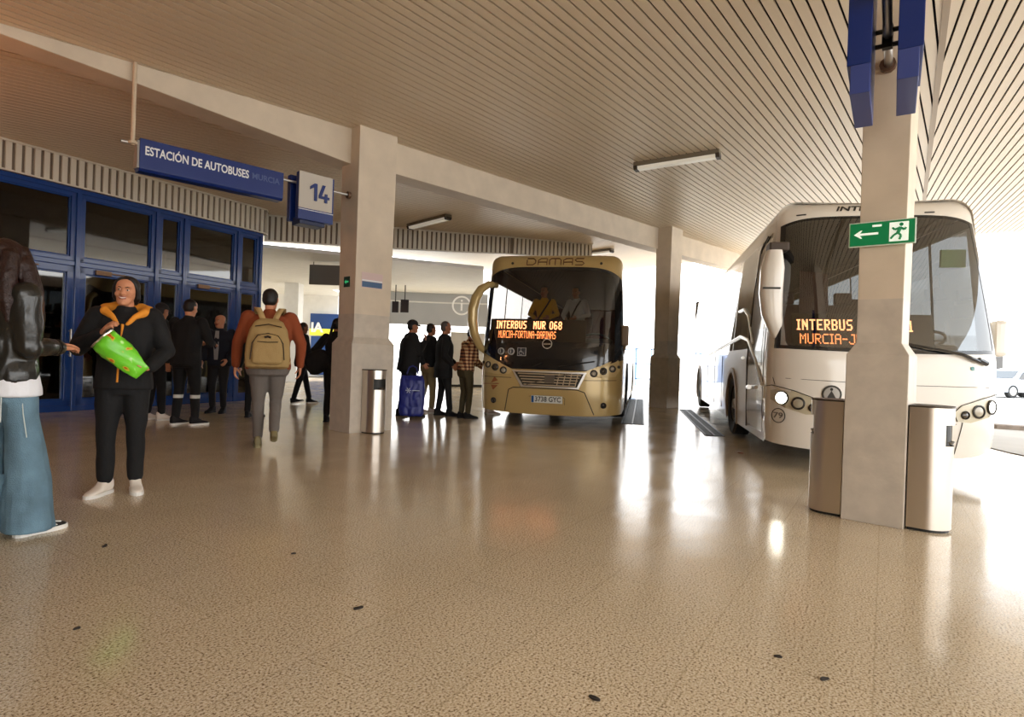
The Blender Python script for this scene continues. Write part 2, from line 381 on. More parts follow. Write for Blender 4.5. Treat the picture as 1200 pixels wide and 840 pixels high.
# ribbed valances
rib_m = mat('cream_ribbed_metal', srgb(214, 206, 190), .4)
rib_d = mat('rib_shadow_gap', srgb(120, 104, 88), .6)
def valance(name, pts, z0f, label=None):
    mb = MB(); acc = 0; pitch = .125; nxt = 0
    for i in range(len(pts)-1):
        a, b = pts[i], pts[i+1]; d = b-a; L = d.length; d.normalize(); n = Vector((d.y, -d.x, 0))
        za, zb = z0f(a), z0f(b); ta, tb_ = ceil_z(a.x, a.y), ceil_z(b.x, b.y)
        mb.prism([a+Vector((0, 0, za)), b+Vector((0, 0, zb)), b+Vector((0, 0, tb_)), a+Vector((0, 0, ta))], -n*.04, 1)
        for (lo, hi, pr) in ((0, .025, .05), (None, 0, .05)):
            if lo is None: mb.prism([a+Vector((0, 0, ta-.03)), b+Vector((0, 0, tb_-.03)), b+Vector((0, 0, tb_)), a+Vector((0, 0, ta))], n*pr, 0)
            else: mb.prism([a+Vector((0, 0, za)), b+Vector((0, 0, zb)), b+Vector((0, 0, zb+hi)), a+Vector((0, 0, za+hi))], n*pr, 0)
        while nxt < acc+L:
            s = nxt-acc; p = a+d*s; q = a+d*min(s+.078, L); z0 = z0f(p); z1 = ceil_z(p.x, p.y)
            if s >= 0: mb.prism([p+Vector((0, 0, z0)), q+Vector((0, 0, z0)), q+Vector((0, 0, z1)), p+Vector((0, 0, z1))], n*.035, 0)
            nxt += pitch
        acc += L
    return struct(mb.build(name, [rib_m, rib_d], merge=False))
v0 = W0+wn*.12-wd*6; v1 = W0+wd*(tb[-1]-.15)+wn*.12
vE = at_depth(319, 296, 13.75); vE.z = 0
v1a = v1+wd*.18-wn*.01; v1b = v1+wd*.3-wn*.1
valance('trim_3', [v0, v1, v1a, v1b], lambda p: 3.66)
u2 = at_depth(597, 300, 16.2); u2.z = 0; u3 = u2+(u2-vE).normalized()*2.6
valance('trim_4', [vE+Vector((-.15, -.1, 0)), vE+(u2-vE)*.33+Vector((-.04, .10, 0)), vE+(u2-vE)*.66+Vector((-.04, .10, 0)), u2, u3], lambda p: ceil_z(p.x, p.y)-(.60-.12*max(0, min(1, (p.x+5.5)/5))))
# lower ceiling, fascia and white partitions behind the second valance
white = mat('white_paint', srgb(225, 224, 220), .55, var=.05)
pale = mat('pale_grey_metal', srgb(176, 178, 180), .35, .2, var=.06, vscale=1)
mb = MB(); mb.prism([V(-6.5, 13.6, 3.48), V(-.85, 16.1, 3.48), V(-1.2, 23, 3.48), V(-7, 23, 3.48), V(-7, 26, 3.48), V(-18, 26, 3.48), V(-13, 14, 3.48)], V(0, 0, .08))
struct(mb.build('ceiling', white))
mb = MB(); pts = [V(-6.0+k*.5, 22.6+.35*math.sin(k*.25), 0) for k in range(0, 11)]
rows = [[p+V(0, 0, 2.25), p+V(0, 0, 3.50), p+V(0, .15, 3.50), p+V(0, .15, 2.25)] for p in pts]; mb.grid(rows, closed=True)
struct(mb.build('trim_5', pale, smooth=True))
mb = MB(); mb.prism([p+V(0, -.05, 3.10) for p in pts]+[p+V(0, .2, 3.10) for p in pts[::-1]], V(0, 0, .05)); struct(mb.build('trim_6', white))
# information sign: ring and letter on the fascia
info = thing('information_sign', 'round white information symbol on the pale fascia behind the queue', 'sign')
ic = at_depth(541, 358, 22.3)
mb = MB(); mb.lathe([(.30, 0), (.36, 0), (.36, -.03), (.30, -.03), (.30, 0)], ic, 'y', 36); mb.build('ring', mat('white_enamel', (.9, .9, .9), .3), info)
text('letter', 'i', .62, MATS['white_enamel'], frame(ic+V(0, -.02, 0), (1, 0, 0), (0, -1, 0)), info, .01, .006)
for k, (a, b, c, d, lab) in enumerate(((459, 467, 353, 366, 'small dark ceiling-hung screen beside the column edge under the pale fascia'), (469, 479, 351, 366, 'slightly wider dark ceiling-hung screen next to the small one under the fascia'))):
    p = at_depth(a, d, 20.5); q = at_depth(b, c, 20.5); o = thing('hanging_screen', lab, 'screen', group=None)
    mb = MB(); mb.box(p.x, q.x, 20.5, 20.58, p.z, q.z); mb.build('display', mat('screen_black', (.02, .02, .025), .2), o, bevel=.01)
    mb = MB(); mb.tube([((p.x+q.x)/2, 20.54, q.z-.02), ((p.x+q.x)/2, 20.54, 3.5)], .02); mb.build('hanger', mat('dark_metal', (.06, .06, .06), .4, .6), o)
# white wall with dark skirting and dark panel beyond, blue shop sign
mb = MB(); a = at_z(526, 453); b = at_z(568, 454)
mb.prism([V(a.x, a.y, .08), V(b.x, b.y+.1, .08), V(b.x, b.y+.1, 1.97), V(a.x, a.y, 1.97)], V(0, .1, 0)); struct(mb.build('wall_back', white))
mb = MB(); mb.prism([V(a.x-.1, a.y-.02, 0), V(b.x, b.y+.08, 0), V(b.x, b.y+.08, .09), V(a.x-.1, a.y-.02, .09)], V(0, .12, 0)); struct(mb.build('baseboard_back', mat('black_skirting', (.02, .02, .02), .4)))
mb = MB(); mb.box(-18, -7.5, 25.5, 25.7, 0, 3.5); struct(mb.build('wall_far', white))
mb = MB(); p = at_depth(343, 300, 21); mb.box(p.x-.25, p.x+.25, 21, 21.5, 0, 3.5); struct(mb.build('trim_7', white))
o = thing('suspended_board', 'dark grey board hanging high on the white wall left of the sign 14 column', 'board')
p = at_depth(362, 333, 15.8); q = at_depth(396, 311, 15.8); mb = MB(); mb.box(p.x, q.x+.3, 15.8, 15.86, p.z, q.z); mb.build('board', mat('grey_board', srgb(104, 98, 92), .5), o, bevel=.006)
for x in (p.x+.1, q.x+.2): mb = MB(); mb.tube([(x, 15.83, q.z-.02), (x, 15.83, 3.48)], .01); mb.build('hanger', MATS['dark_metal'], o)
o = thing('shop_sign', 'blue shop sign with white letters and yellow strip beyond the waiting people', 'sign')
p = at_depth(363, 392, 25.3); q = at_depth(420, 369, 25.3)
mb = MB(); mb.box(p.x, q.x, 25.3, 25.4, p.z, q.z); mb.build('board', mat('sign_blue', srgb(20, 60, 120), .4), o)
mb = MB(); mb.box(p.x, q.x, 25.27, 25.33, p.z-.02, p.z+.26); mb.build('strip', mat('yellow_strip', srgb(235, 225, 60), .4, emit=srgb(235, 225, 60), es=.4), o)
text('letters', 'IA', .55, MATS['white_enamel'], frame(at_depth(371, 384, 25.26), (1, 0, 0), (0, -1, 0)), o, .01, .02)
mb = MB(); mb.box(p.x+.05, q.x, 25.31, 25.4, .1, p.z-.06); mb.build('blue_front', mat('shop_blue', srgb(30, 70, 130), .4), o)
# ------------------------------------------------------------------ hanging signs
def vhit(px, py, P, d):
    r = ray(px, py); n = Vector((d.y, -d.x, 0)); P0 = Vector((P.x, P.y, CAMH))-Vector((0, 0, CAMH))
    t = (P.x*n.x+P.y*n.y)/(r.x*n.x+r.y*n.y); return Vector((r.x*t, r.y*t, CAMH+r.z*t))
dl = Vector((beamB.x-beamA.x, beamB.y-beamA.y, 0)).normalized()
S0 = Vector((c14.x, c14.y, 0))+n14*.2
sblue = mat('sign_cobalt', srgb(10, 38, 104), .35); sblue2 = mat('sign_navy', srgb(8, 24, 66), .4)
lettw = mat('sign_white_letter', srgb(226, 226, 226), .5); sgrey = mat('sign_pale_face', srgb(186, 178, 166), .5); steel = mat('tube_steel', (.5, .48, .46), .3, 1)
nface = Vector((dl.y, -dl.x, 0))
a1 = vhit(163, 163, S0, dl); a2 = vhit(331, 203, S0, dl); zt = (a1.z+a2.z)/2; zb_ = (vhit(160, 197, S0, dl).z+vhit(330, 233, S0, dl).z)/2
sg = thing('station_sign', 'long blue hanging sign reading station name in white letters beside sign 14', 'sign')
A = Vector((a1.x, a1.y, 0)); B = Vector((a2.x, a2.y, 0))
def xsec(P, zs): return [P+nface*o_+Vector((0, 0, z)) for o_, z in zs]
H_ = zt-zb_; prof = [(.045, zt), (.045, zb_+.0), (.02, zb_-.03), (-.12, zb_-.03), (-.20, zb_+.05), (-.10, zt)]
mb = MB(); mb.prism(xsec(A, prof), B-A); mb.build('housing', sblue, sg, bevel=.006)
mb = MB(); mb.prism(xsec(A-dl*.02, [(.03, zb_+H_*.92), (.035, zb_+.0), (-.15, zb_+.02), (-.07, zb_+H_*.92)]), dl*.02); mb.build('end_cap', mat('end_cap_grey', srgb(150, 146, 140), .4), sg)
L_ = (B-A).length
Mtx = frame(A+(B-A)*.04+nface*.048+Vector((0, 0, zb_+H_*.60)), dl, nface)
def letter_fit(name, s, x0, x1, h, zc, m, bold=.006):
    o = text(name, s, h/.73, m, Matrix.Identity(4), sg, .002, bold, 'LEFT')
    xs = [v.co.x for v in o.data.vertices]; k = (x1-x0)/(max(xs)-min(xs)); mn = min(xs)
    Fm = frame(A+dl*x0+nface*.048+Vector((0, 0, zc)), dl, nface)
    for v in o.data.vertices: v.co = Fm @ Vector(((v.co.x-mn)*k, v.co.y, v.co.z))
def tpx(px, py): q_ = vhit(px, py, S0, dl); return (Vector((q_.x, q_.y, 0))-A).dot(dl)
letter_fit('lettering', 'ESTACIÓN DE AUTOBUSES', tpx(169, 180), tpx(290, 205), H_*.30, zb_+H_*.60, lettw, .0025)
letter_fit('lettering', 'MURCIA', tpx(294, 207), tpx(326, 213), H_*.22, zb_+H_*.60, mat('sign_faint_letter', srgb(70, 84, 130), .5), .002)
# rod and drop pole
rz_ = zt-.07
pe = vhit(141, 180, S0, dl); pe = Vector((pe.x, pe.y, rz_)); rod = thing('sign_rail', 'thin steel rail with drop pole carrying the hanging blue signs', 'rail')
mb = MB(); mb.tube([pe, Vector((S0.x, S0.y, rz_))+dl*.02], .018); mb.build('rail', steel, rod, smooth=True)
pp = vhit(155, 180, S0, dl); mb = MB(); pz = ceil_z(pp.x, pp.y); mb.tube([(pp.x, pp.y, rz_-.02), (pp.x, pp.y, pz-.01)], .022); mb.lathe([(.05, rz_-.01), (.05, rz_+.02)], (pp.x, pp.y, 0)); mb.build('pole', mat('cream_pole', srgb(196, 176, 150), .5), rod, smooth=True)
mb = MB(); q0 = Vector((S0.x, S0.y, rz_)); mb.tube([q0-dl*.03, q0+dl*.01], .05); mb.build('flange', mat('bronze_flange', srgb(110, 84, 66), .4, .5), rod, smooth=True)
def bay_sign(P, d, nf, zc, label, front=True):
    """two lipped plates either side of the rail; P = centre on rail, d = along rail away from camera"""
    t = thing('bay_number_sign', label, 'sign')
    w2, h2 = .25, .31
    for s_ in (1, -1):
        o0 = nf*(.085*s_)
        mb = MB(); c = P+o0+Vector((0, 0, zc))
        out = [c-d*w2+Vector((0, 0, h2)), c-d*w2+Vector((0, 0, -h2)), c+d*w2+Vector((0, 0, -h2)), c+d*w2+Vector((0, 0, h2))]
        mb.prism(out, nf*(.085*s_)); mb.build('plate', sblue, t, bevel=.008)
        mb = MB(); e = c+nf*(.085*s_)
        mb.prism([e-d*(w2-.0)+Vector((0, 0, h2)), e-d*(w2-.0)+Vector((0, 0, -h2*.52)), e+d*(w2-.03)+Vector((0, 0, -h2*.52)), e+d*(w2-.03)+Vector((0, 0, h2))], nf*(.012*s_)); mb.build('face', sgrey, t)
        mb = MB(); mb.prism([e-d*w2+Vector((0, 0, -h2*.56)), e+d*w2+Vector((0, 0, -h2*.56)), e+d*w2+Vector((0, 0, -h2*.585)), e-d*w2+Vector((0, 0, -h2*.585))], nf*(.004*s_)); mb.build('line', lettw, t)
    mb = MB(); mb.prism([P+nf*(-.12)-d*.2+Vector((0, 0, zc-h2-.05)), P+nf*.12-d*.2+Vector((0, 0, zc-h2-.05)), P+nf*.12-d*.2+Vector((0, 0, zc-h2+.05)), P+nf*-.12-d*.2+Vector((0, 0, zc-h2+.05))], d*.36)
    mb.build('bottom_lip', sblue2, t, bevel=.01)
    return t
pc = vhit(366, 235, S0, dl); pb = Vector((pc.x, pc.y, 0))
zc = vhit(366, 234, S0, dl).z
bs = bay_sign(pb-nface*.05, dl, nface, zc, 'blue and grey hanging sign with bay number 14 beside the cream column')
Fm14 = frame(pb-nface*.05+nface*.188+dl*.02+Vector((0, 0, zc+.07)), dl, nface)
fpoly_ = lambda pts: [Fm14 @ Vector((x, y, 0)) for x, y in pts]
mb = MB(); mb.prism(fpoly_([(-.065, -.115), (-.022, -.115), (-.022, .115), (-.062, .115), (-.125, .065), (-.125, .025), (-.065, .062)]), nface*.006); mb.build('digit', sblue, bs)
mb = MB(); mb.prism(fpoly_([(.085, -.115), (.125, -.115), (.125, -.068), (.155, -.068), (.155, -.032), (.125, -.032), (.125, .005), (.085, .005), (.085, -.032), (.045, -.032), (.095, .115), (.05, .115), (.0, -.03), (.0, -.068), (.085, -.068)]), nface*.006); mb.build('digit', sblue, bs)
# same kind of sign seen edge on, on the nearest column
dN = axN; dS = ray(1046, 430); dS = Vector((dS.x, dS.y, 0)).normalized(); nfN = Vector((dS.y, -dS.x, 0))
faceN = cornN - tr*.2025
q = at_depth(1046, 75, faceN.y); zN = q.z
mb = MB(); rr = thing('sign_bracket', 'steel bracket rod at the top of the nearest column between two blue plates', 'bracket')
mb.tube([Vector((faceN.x, faceN.y, zN))+dN*.05, Vector((faceN.x, faceN.y, zN))-dS*1.5], .028); mb.build('rod', steel, rr, smooth=True)
mb = MB(); mb.tube([Vector((faceN.x, faceN.y, zN))+dN*.052, Vector((faceN.x, faceN.y, zN))+dN*.0], .055); mb.build('flange', MATS['bronze_flange'], rr, smooth=True)
mb = MB()
for s_ in (1, -1):
    for dz in (-.055, .045): mb.tube([Vector((faceN.x, faceN.y, zN+dz))-dS*.42+nfN*.015*s_, Vector((faceN.x, faceN.y, zN+dz))-dS*.42+nfN*.085*s_], .016)
mb.prism([Vector((faceN.x, faceN.y, zN-.08))-dS*.45-nfN*.03, Vector((faceN.x, faceN.y, zN-.08))-dS*.45+nfN*.03, Vector((faceN.x, faceN.y, zN+.08))-dS*.45+nfN*.03, Vector((faceN.x, faceN.y, zN+.08))-dS*.45-nfN*.03], dN*.05)
mb.build('clamp', mat('black_clamp', (.03, .03, .03), .4, .5), rr)
t = thing('bay_number_sign', 'pair of blue plates seen edge-on at the top of the nearest column', 'sign')
for s_, m_ in ((1, sblue), (-1, sblue)):
    c = Vector((faceN.x, faceN.y, 0))+Vector((.0, 0, 0))-dS*.33
    zb2 = 2.86 if s_ < 0 else 2.90
    for (o0, o1, z0_, z1_, nm, mm) in ((.068, .200, zb2+.18, zN+.42, 'plate', sblue), (.068, .180, zb2, zb2+.18, 'lower_lip', mat('sign_slate', srgb(52, 66, 128), .4))):
        mb = MB(); mb.prism([c+nfN*(o0*s_)+V(0, 0, z0_), c+nfN*(o1*s_)+V(0, 0, z0_), c+nfN*(o1*s_)+V(0, 0, z1_), c+nfN*(o0*s_)+V(0, 0, z1_)], -dS*.62); mb.build(nm, mm, t, bevel=.006)
# ------------------------------------------------------------------ small signs on columns
green = mat('exit_green', srgb(14, 120, 70), .35, emit=srgb(14, 120, 70), es=.15)
def plate(name, label, cat, c, x, z, w_, h_, m, th=.012):
    o = thing(name, label, cat); Fm = frame(c, x, z); mb = MB(); mb.box(-w_/2, w_/2, -h_/2, h_/2, 0, th, 0, Fm); mb.build('board', m, o, bevel=.003); return o, Fm
fN = faceN+dN*.055
trn = tr.normalized()
c = at_depth(1039, 273, faceN.y+.0); 
ex, Fm = plate('exit_sign', 'green emergency exit sign with arrow and running figure on the nearest column', 'sign', Vector((faceN.x, faceN.y, c.z))+dN*.02-trn*.0, trn, -dN, .43, .185, mat('exit_border', srgb(214, 224, 206), .4))
def fpoly(pts, m, nm, parent, Fm, z=.013, th=.003):
    mb = MB(); mb.prism([Fm @ Vector((x, y, z)) for x, y in pts], (Fm.to_3x3() @ Vector((0, 0, th)))); return mb.build(nm, m, parent)
fpoly([(-.207, -.085), (.207, -.085), (.207, .085), (-.207, .085)], green, 'green_field', ex, Fm)
exw = mat('exit_white', srgb(232, 240, 226), .4, emit=srgb(232, 240, 226), es=.3)
fpoly([(-.18, 0), (-.135, .03), (-.125, .03), (-.14, .008), (-.02, .008), (-.02, -.008), (-.14, -.008), (-.125, -.03), (-.135, -.03)], exw, 'arrow', ex, Fm, .016)
fpoly([(-.06, .05), (.0, .05), (.0, .065), (-.06, .065)], exw, 'figure', ex, Fm, .016)
fpoly([(.05, -.07), (.17, -.07), (.17, .07), (.05, .07)], exw, 'doorway', ex, Fm, .016)
man = MB()
def seg(a, b, r=.008): man.tube([Fm @ Vector((*a, .021)), Fm @ Vector((*b, .021))], r, 6)
man.lathe([(.013, 0), (.013, .004)], (0, 0, 0), 'z', 12); man.v = [tuple(Fm @ Vector((v[0]+.125, v[1]+.05, v[2]+.019))) for v in man.v]
seg((.12, .03), (.105, -.01), .012); seg((.12, .028), (.085, .015)); seg((.085, .015), (.07, .03)); seg((.12, .028), (.145, .01)); seg((.145, .01), (.155, .025))
seg((.105, -.01), (.125, -.03)); seg((.125, -.03), (.115, -.06)); seg((.105, -.01), (.08, -.025)); seg((.08, -.025), (.06, -.05))
man.build('running_figure', green, ex)
# small exit sign on the left face of column 14 and a notice on its bright face
lf = -ax14; mid14 = Vector((c14.x, c14.y, 0))+n14*.26+ax14*.055
z_ = at_depth(402, 330, mid14.y).z
ex2, Fm = plate('exit_sign', 'small dark green exit sign on the side of the sign 14 column', 'sign', mid14+V(0, 0, z_), -n14, lf, .15, .15, mat('exit_dark', srgb(16, 46, 34), .5))
fpoly([(-.05, 0), (-.01, .03), (-.01, .012), (.05, .012), (.05, -.012), (-.01, -.012), (-.01, -.03)], mat('exit_pale', srgb(60, 190, 120), .4, emit=srgb(60, 190, 120), es=.3), 'arrow', ex2, Fm)
bf = -n14; r_ = vhit(436, 329, c14+n14*.055, ax14)
no, Fm = plate('notice_board', 'small notice with pink top and blue band on the sign 14 column', 'notice', Vector((r_.x, r_.y, r_.z)), ax14, bf, .36, .22, mat('notice_pink', srgb(205, 180, 176), .5), .006)
fpoly([(-.17, -.10), (.17, -.10), (.17, -.02), (-.17, -.02)], mat('notice_blue', srgb(70, 98, 132), .5), 'blue_band', no, Fm, .007, .002)
fpoly([(-.17, -.015), (.17, -.015), (.17, .005), (-.17, .005)], lettw, 'white_line', no, Fm, .007, .002)
# ------------------------------------------------------------------ steel bins
ssteel = mat('stainless_steel', srgb(206, 196, 184), .30, 1, bump=0); bdark = mat('bin_inside', (.015, .014, .012), .5); bbrown = mat('bin_side_steel', srgb(160, 136, 116), .32, 1)
def steel_bin(P, face_dir, out, label):
    """P floor point on the column face centre of the bin; face_dir along the face; out = away from the column"""
    o = thing('litter_bin', label, 'bin', (P.x, P.y, 0))
    w2 = .15; dp = .12; H = .89
    def prof(w, d0, rr, z): 
        pts = [face_dir*(-w)+out*d0, ]
        for k in range(13):
            a = PI-PI*k/12; pts.append(face_dir*(math.cos(a)*w)+out*(dp+math.sin(a)*rr))
        pts.append(face_dir*w+out*d0); return [p+Vector((0, 0, z)) for p in pts]
    mb = MB(); op0, op1 = 4, 9   # opening on the curved end
    rows = [prof(w2, .01, w2, z) for z in (0.02, .62, .77, H)]
    n = len(rows[0])
    vs = [v for r in rows for v in r]; fs = []
    for i in range(3):
        for k in range(n):
            if i == 1 and op0 <= k < op1: continue
            fs.append((i*n+k, i*n+(k+1) % n, (i+1)*n+(k+1) % n, (i+1)*n+k))
    mb.add(vs, fs); mb.build('body', ssteel, o, smooth=True)
    mb = MB(); inn_ = prof(w2-.012, .02, w2-.012, .58); mb.prism(inn_, V(0, 0, .02)); mb.grid([prof(w2-.02, .02, w2-.02, z) for z in (.60, .78)], closed=True); mb.build('liner', bdark, o)
    mb = MB(); mb.prism(prof(w2+.004, .006, w2+.004, H), V(0, 0, .012)); mb.build('lid', mat('bin_lid_dark', srgb(70, 62, 54), .4, .8), o)
    mb = MB(); mb.prism(prof(w2-.012, .016, w2-.012, 0), V(0, 0, .03)); mb.build('foot', bdark, o)
    mb = MB(); c_ = out*(dp+w2-.055); mb.lathe([(.001, .62), (.045, .62), (.06, .65), (.055, .65), (.042, .635), (.001, .635)], c_, n=16); mb.build('ashtray', mat('ashtray_steel', (.3, .3, .3), .3, 1), o, smooth=True)
    return o
steel_bin(Vector((c14.x, c14.y, 0))+ax14*.33, ax14, -n14, 'steel litter bin attached to the sign 14 column')
steel_bin(cornN+dN*.19+V(0, 0, -cornN.z), dN, trn, 'silver steel litter bin on the nearest column, on the side away from the gold coach')
steel_bin(Vector((cn_l.x, cn_l.y, 0))+dN*.19, dN, -trn, 'brownish steel litter bin facing the gold coach beside the nearest column')
# ------------------------------------------------------------------ ceiling light fittings
dif = mat('light_diffuser', srgb(226, 222, 206), .35, emit=(1, .93, .8), es=.12); fit = mat('light_housing', srgb(120, 110, 92), .5)
def fitting(pa, pb, label):
    a = at_ceil(*pa); b = at_ceil(*pb); d = (b-a); L = d.length; d.normalize(); z = Vector((0, 0, 1)); s = d.cross(z).normalized(); up_ = s.cross(d)
    o = thing('ceiling_light', label, 'light'); Mx = Matrix((d, s, up_)).transposed().to_4x4(); Mx.translation = a
    mb = MB(); mb.box(0, L, -.09, .09, -.07, .02, 0, Mx); mb.build('housing', fit, o, bevel=.01)
    mb = MB(); mb.prism([Mx @ Vector((.06, y, zz)) for y, zz in ((-.08, -.065), (.08, -.065), (.06, -.12), (-.06, -.12))], d*(L-.12)); mb.build('diffuser', dif, o, bevel=.008)
    for x in (.0, L-.06):
        mb = MB(); mb.prism([Mx @ Vector((x, y, zz)) for y, zz in ((-.095, -.06), (.095, -.06), (.07, -.125), (-.07, -.125))], d*.06); mb.build('end_cap', mat('light_cap', srgb(60, 52, 44), .5), o)
fitting((744, 192), (844, 176), 'long strip light on the slatted ceiling above the gap between the coaches')
fitting((480, 263), (526, 251), 'strip light on the ceiling behind the beam right of the sign 14 column')
fitting((673, 297), (718, 291), 'far strip light on the pale ceiling just above the gold coach roof')
# ------------------------------------------------------------------ dot letters for the destination displays
FONT = {'I': ['111', '010', '010', '010', '010', '010', '111'], 'N': ['10001', '11001', '11101', '10111', '10011', '10001', '10001'], 'T': ['11111', '00100', '00100', '00100', '00100', '00100', '00100'],
 'E': ['11111', '10000', '10000', '11110', '10000', '10000', '11111'], 'R': ['11110', '10001', '10001', '11110', '10100', '10010', '10001'], 'B': ['11110', '10001', '10001', '11110', '10001', '10001', '11110'],
 'U': ['10001']*6+['01110'], 'S': ['01111', '10000', '10000', '01110', '00001', '00001', '11110'], 'M': ['10001', '11011', '10101', '10101', '10001', '10001', '10001'],
 '0': ['01110', '10001', '10001', '10001', '10001', '10001', '01110'], '6': ['01110', '10000', '10000', '11110', '10001', '10001', '01110'], '8': ['01110', '10001', '10001', '01110', '10001', '10001', '01110'],
 'C': ['01111', '10000', '10000', '10000', '10000', '10000', '01111'], 'A': ['01110', '10001', '10001', '11111', '10001', '10001', '10001'], '-': ['0000', '0000', '0000', '1111', '0000', '0000', '0000'],
 'F': ['11111', '10000', '10000', '11110', '10000', '10000', '10000'], 'O': ['01110', '10001', '10001', '10001', '10001', '10001', '01110'], 'J': ['00111', '00001', '00001', '00001', '00001', '10001', '01110'],
 'L': ['10000']*6+['11111'], '3': ['11110', '00001', '00001', '01110', '00001', '00001', '11110'], '1': ['010', '110', '010', '010', '010', '010', '111'], ' ': ['000']*7}
def dots(s, bold=False):
    out = []; x = 0
    for ch in s:
        g = FONT[ch]; w_ = len(g[0])
        for r, row in enumerate(g):
            for c_, v in enumerate(row):
                if v == '1':
                    out.append((x+c_, 6-r))
                    if bold: out.append((x+c_+.6, 6-r))
        x += w_+(2 if bold else 1)
    return out, x-1
led = mat('led_orange', srgb(255, 150, 90), .5, emit=(1, .27, .08), es=2.6)
led_core = mat('led_bright', srgb(255, 190, 140), .5, emit=(1, .36, .15), es=3.4)
rubber = mat('tyre_rubber', (.018, .018, .018), .7); alum = mat('alloy_rim', srgb(180, 178, 172), .3, 1)
inner_m = mat('coach_lining', srgb(62, 56, 52), .8)
blackp = mat('black_panel', (.012, .012, .013), .12, coat=.6)
chrome = mat('chrome_trim', (.9, .89, .87), .28, 1)
gap_m = mat('panel_gap_dark', (.03, .026, .02), .6)
seat_m = mat('coach_seat_cloth', srgb(66, 34, 36), .9)
class Bus:
    def __init__(s, sp):
        s.__dict__.update(sp)
        s.ax = math.radians(s.heading)
        s.o = thing('coach', s.label, 'bus', (s.pos[0], s.pos[1], 0), -s.ax)
    def hw(s, z): return s.hw0*(1-s.tum*max(0, z-1.3)/(s.H-1.3)-s.tuck*max(0, .5-z))
    def rk(s, z):
        return s.rake*max(0, z-s.zr)**1.25 + (.10*max(0, .55-z))
    def inset(s, z):
        r = s.rr; z1 = s.H-r
        if z <= z1: return 0
        q = min(1, (z-z1)/r); return r*(1-math.sqrt(max(0, 1-q*q)))
    def pos3(s, c, z, off=0):
        kind, v, sg = c
        if kind == 'f':
            th = v; a = abs(math.sin(th))**(2/s.n); b = abs(math.cos(th))**(2/s.n); sgn = 1 if th >= 0 else -1
            nx, ny = abs(math.sin(th)), abs(math.cos(th)); i = s.inset(z)
            x = sgn*(s.hw(z)*a-i*nx+off*nx); y = s.fd*(1-b)+i*ny*1.3-off*ny; w_ = math.cos(th)**.4 if abs(th) < PI/2-.001 else 0
            w_ = .35+.65*w_
        else:
            i = s.inset(z); x = sg*(s.hw(z)-i+off); y = v; w_ = .35*max(0, 1-(v-s.fd)/1.2)
        return Vector((x, y+s.rk(z)*w_, z))
    def th(s, x, z):
        q = min(1, abs(x)/s.hw(z)); return math.copysign(math.asin(min(1, q**(s.n/2))), x)
    def P(s, x, z, off=0): return s.pos3(('f', s.th(x, z), 0), z, off)
    def fr(s, x, z, off=0):
        e = .01; dx = (s.P(x+e, z)-s.P(x-e, z)).normalized(); dz = (s.P(x, z+e)-s.P(x, z-e)).normalized()
        n = dx.cross(dz).normalized()
        if n.y > 0: n = -n
        p = s.P(x, z)+n*off; return frame(p, dx, n)
    def patch(s, name, pts, m, off=.006, th=.006, parent=None, sub=None):
        """closed outline of (x,z) on the front surface"""
        mb = MB()
        cx_ = sum(p[0] for p in pts)/len(pts); cz_ = sum(p[1] for p in pts)/len(pts); n = len(pts)
        rings = [[(cx_+(x-cx_)*k, cz_+(z-cz_)*k) for x, z in pts] for k in (0.001, .25, .5, .75, 1)]
        rows = [[s.P(x, z, off+th) for x, z in r] for r in rings]+[[s.P(x, z, off-.01) for x, z in pts]]
        mb.grid(rows, closed=True); return mb.build(name, m, parent or s.o, smooth=True)
    def disc(s, name, x, z, r, m, off=.01, th=.01, parent=None, prof=None, mbx=None):
        Fm = s.fr(x, z, off); mb = MB(); mb.lathe(prof or [(r, -.02), (r, th), (r*.9, th+.003), (.001, th+.003)], (0, 0, 0), 'z', 20)
        mb.v = [tuple(Fm @ Vector(v)) for v in mb.v]; return mb.build(name, m, parent or s.o, smooth=True)
    def line(s, name, pts, m, r=.006, off=.004, parent=None):
        q = []
        for i in range(len(pts)-1):
            for k in range(6): t = k/6; q.append((pts[i][0]*(1-t)+pts[i+1][0]*t, pts[i][1]*(1-t)+pts[i+1][1]*t))
        q.append(pts[-1]); mb = MB(); mb.tube([s.P(x, z, off) for x, z in q], r, 6); return mb.build(name, m, parent or s.o, smooth=True)
    def shell(s):
        nt_ = 28; ths = [math.radians(-90+180*k/(2*nt_)) for k in range(2*nt_+1)]
        thg = math.radians(s.glass_th)
        ths = sorted(set([t for t in ths if abs(abs(t)-thg) > .03]+[thg, -thg]))
        ys = [s.fd+.001]; y = s.fd+.1
        while y < s.L: ys.append(y); y += .12
        ys.append(s.L)
        cols = [('s', yy, -1) for yy in ys[::-1]]+[('f', t, 0) for t in ths]+[('s', yy, 1) for yy in ys]
        def zb(c):
            if c[0] == 's': return s.zbs
            x = abs(math.sin(c[1]))**(2/s.n); return s.belt(math.copysign(x, c[1]))
        def zt(c):
            if c[0] == 's': return s.zts
            x = abs(math.sin(c[1]))**(2/s.n); return s.ztop-(s.ztop-s.zts)*x**6
        def z0(c):
            if c[0] == 's': return s.z0+.02
            x = abs(math.sin(c[1]))**(2/s.n); return s.z0+.05*x**3+(s.cor*x**10 if c[1] > 0 else 0)
        body = MB(); nlow = 14
        def rows(f0, f1, n, cc): return [[s.pos3(c, f0(c)+(f1(c)-f0(c))*k/n) for c in cc] for k in range(n+1)]
        lo = rows(z0, zb, nlow, cols)
        nC = len(cols); vs = [v for r in lo for v in r]; fs = []
        def in_arch(p): return any((p.y-wy)**2+(p.z-.46)**2 < .56**2 for wy in s.wheels)
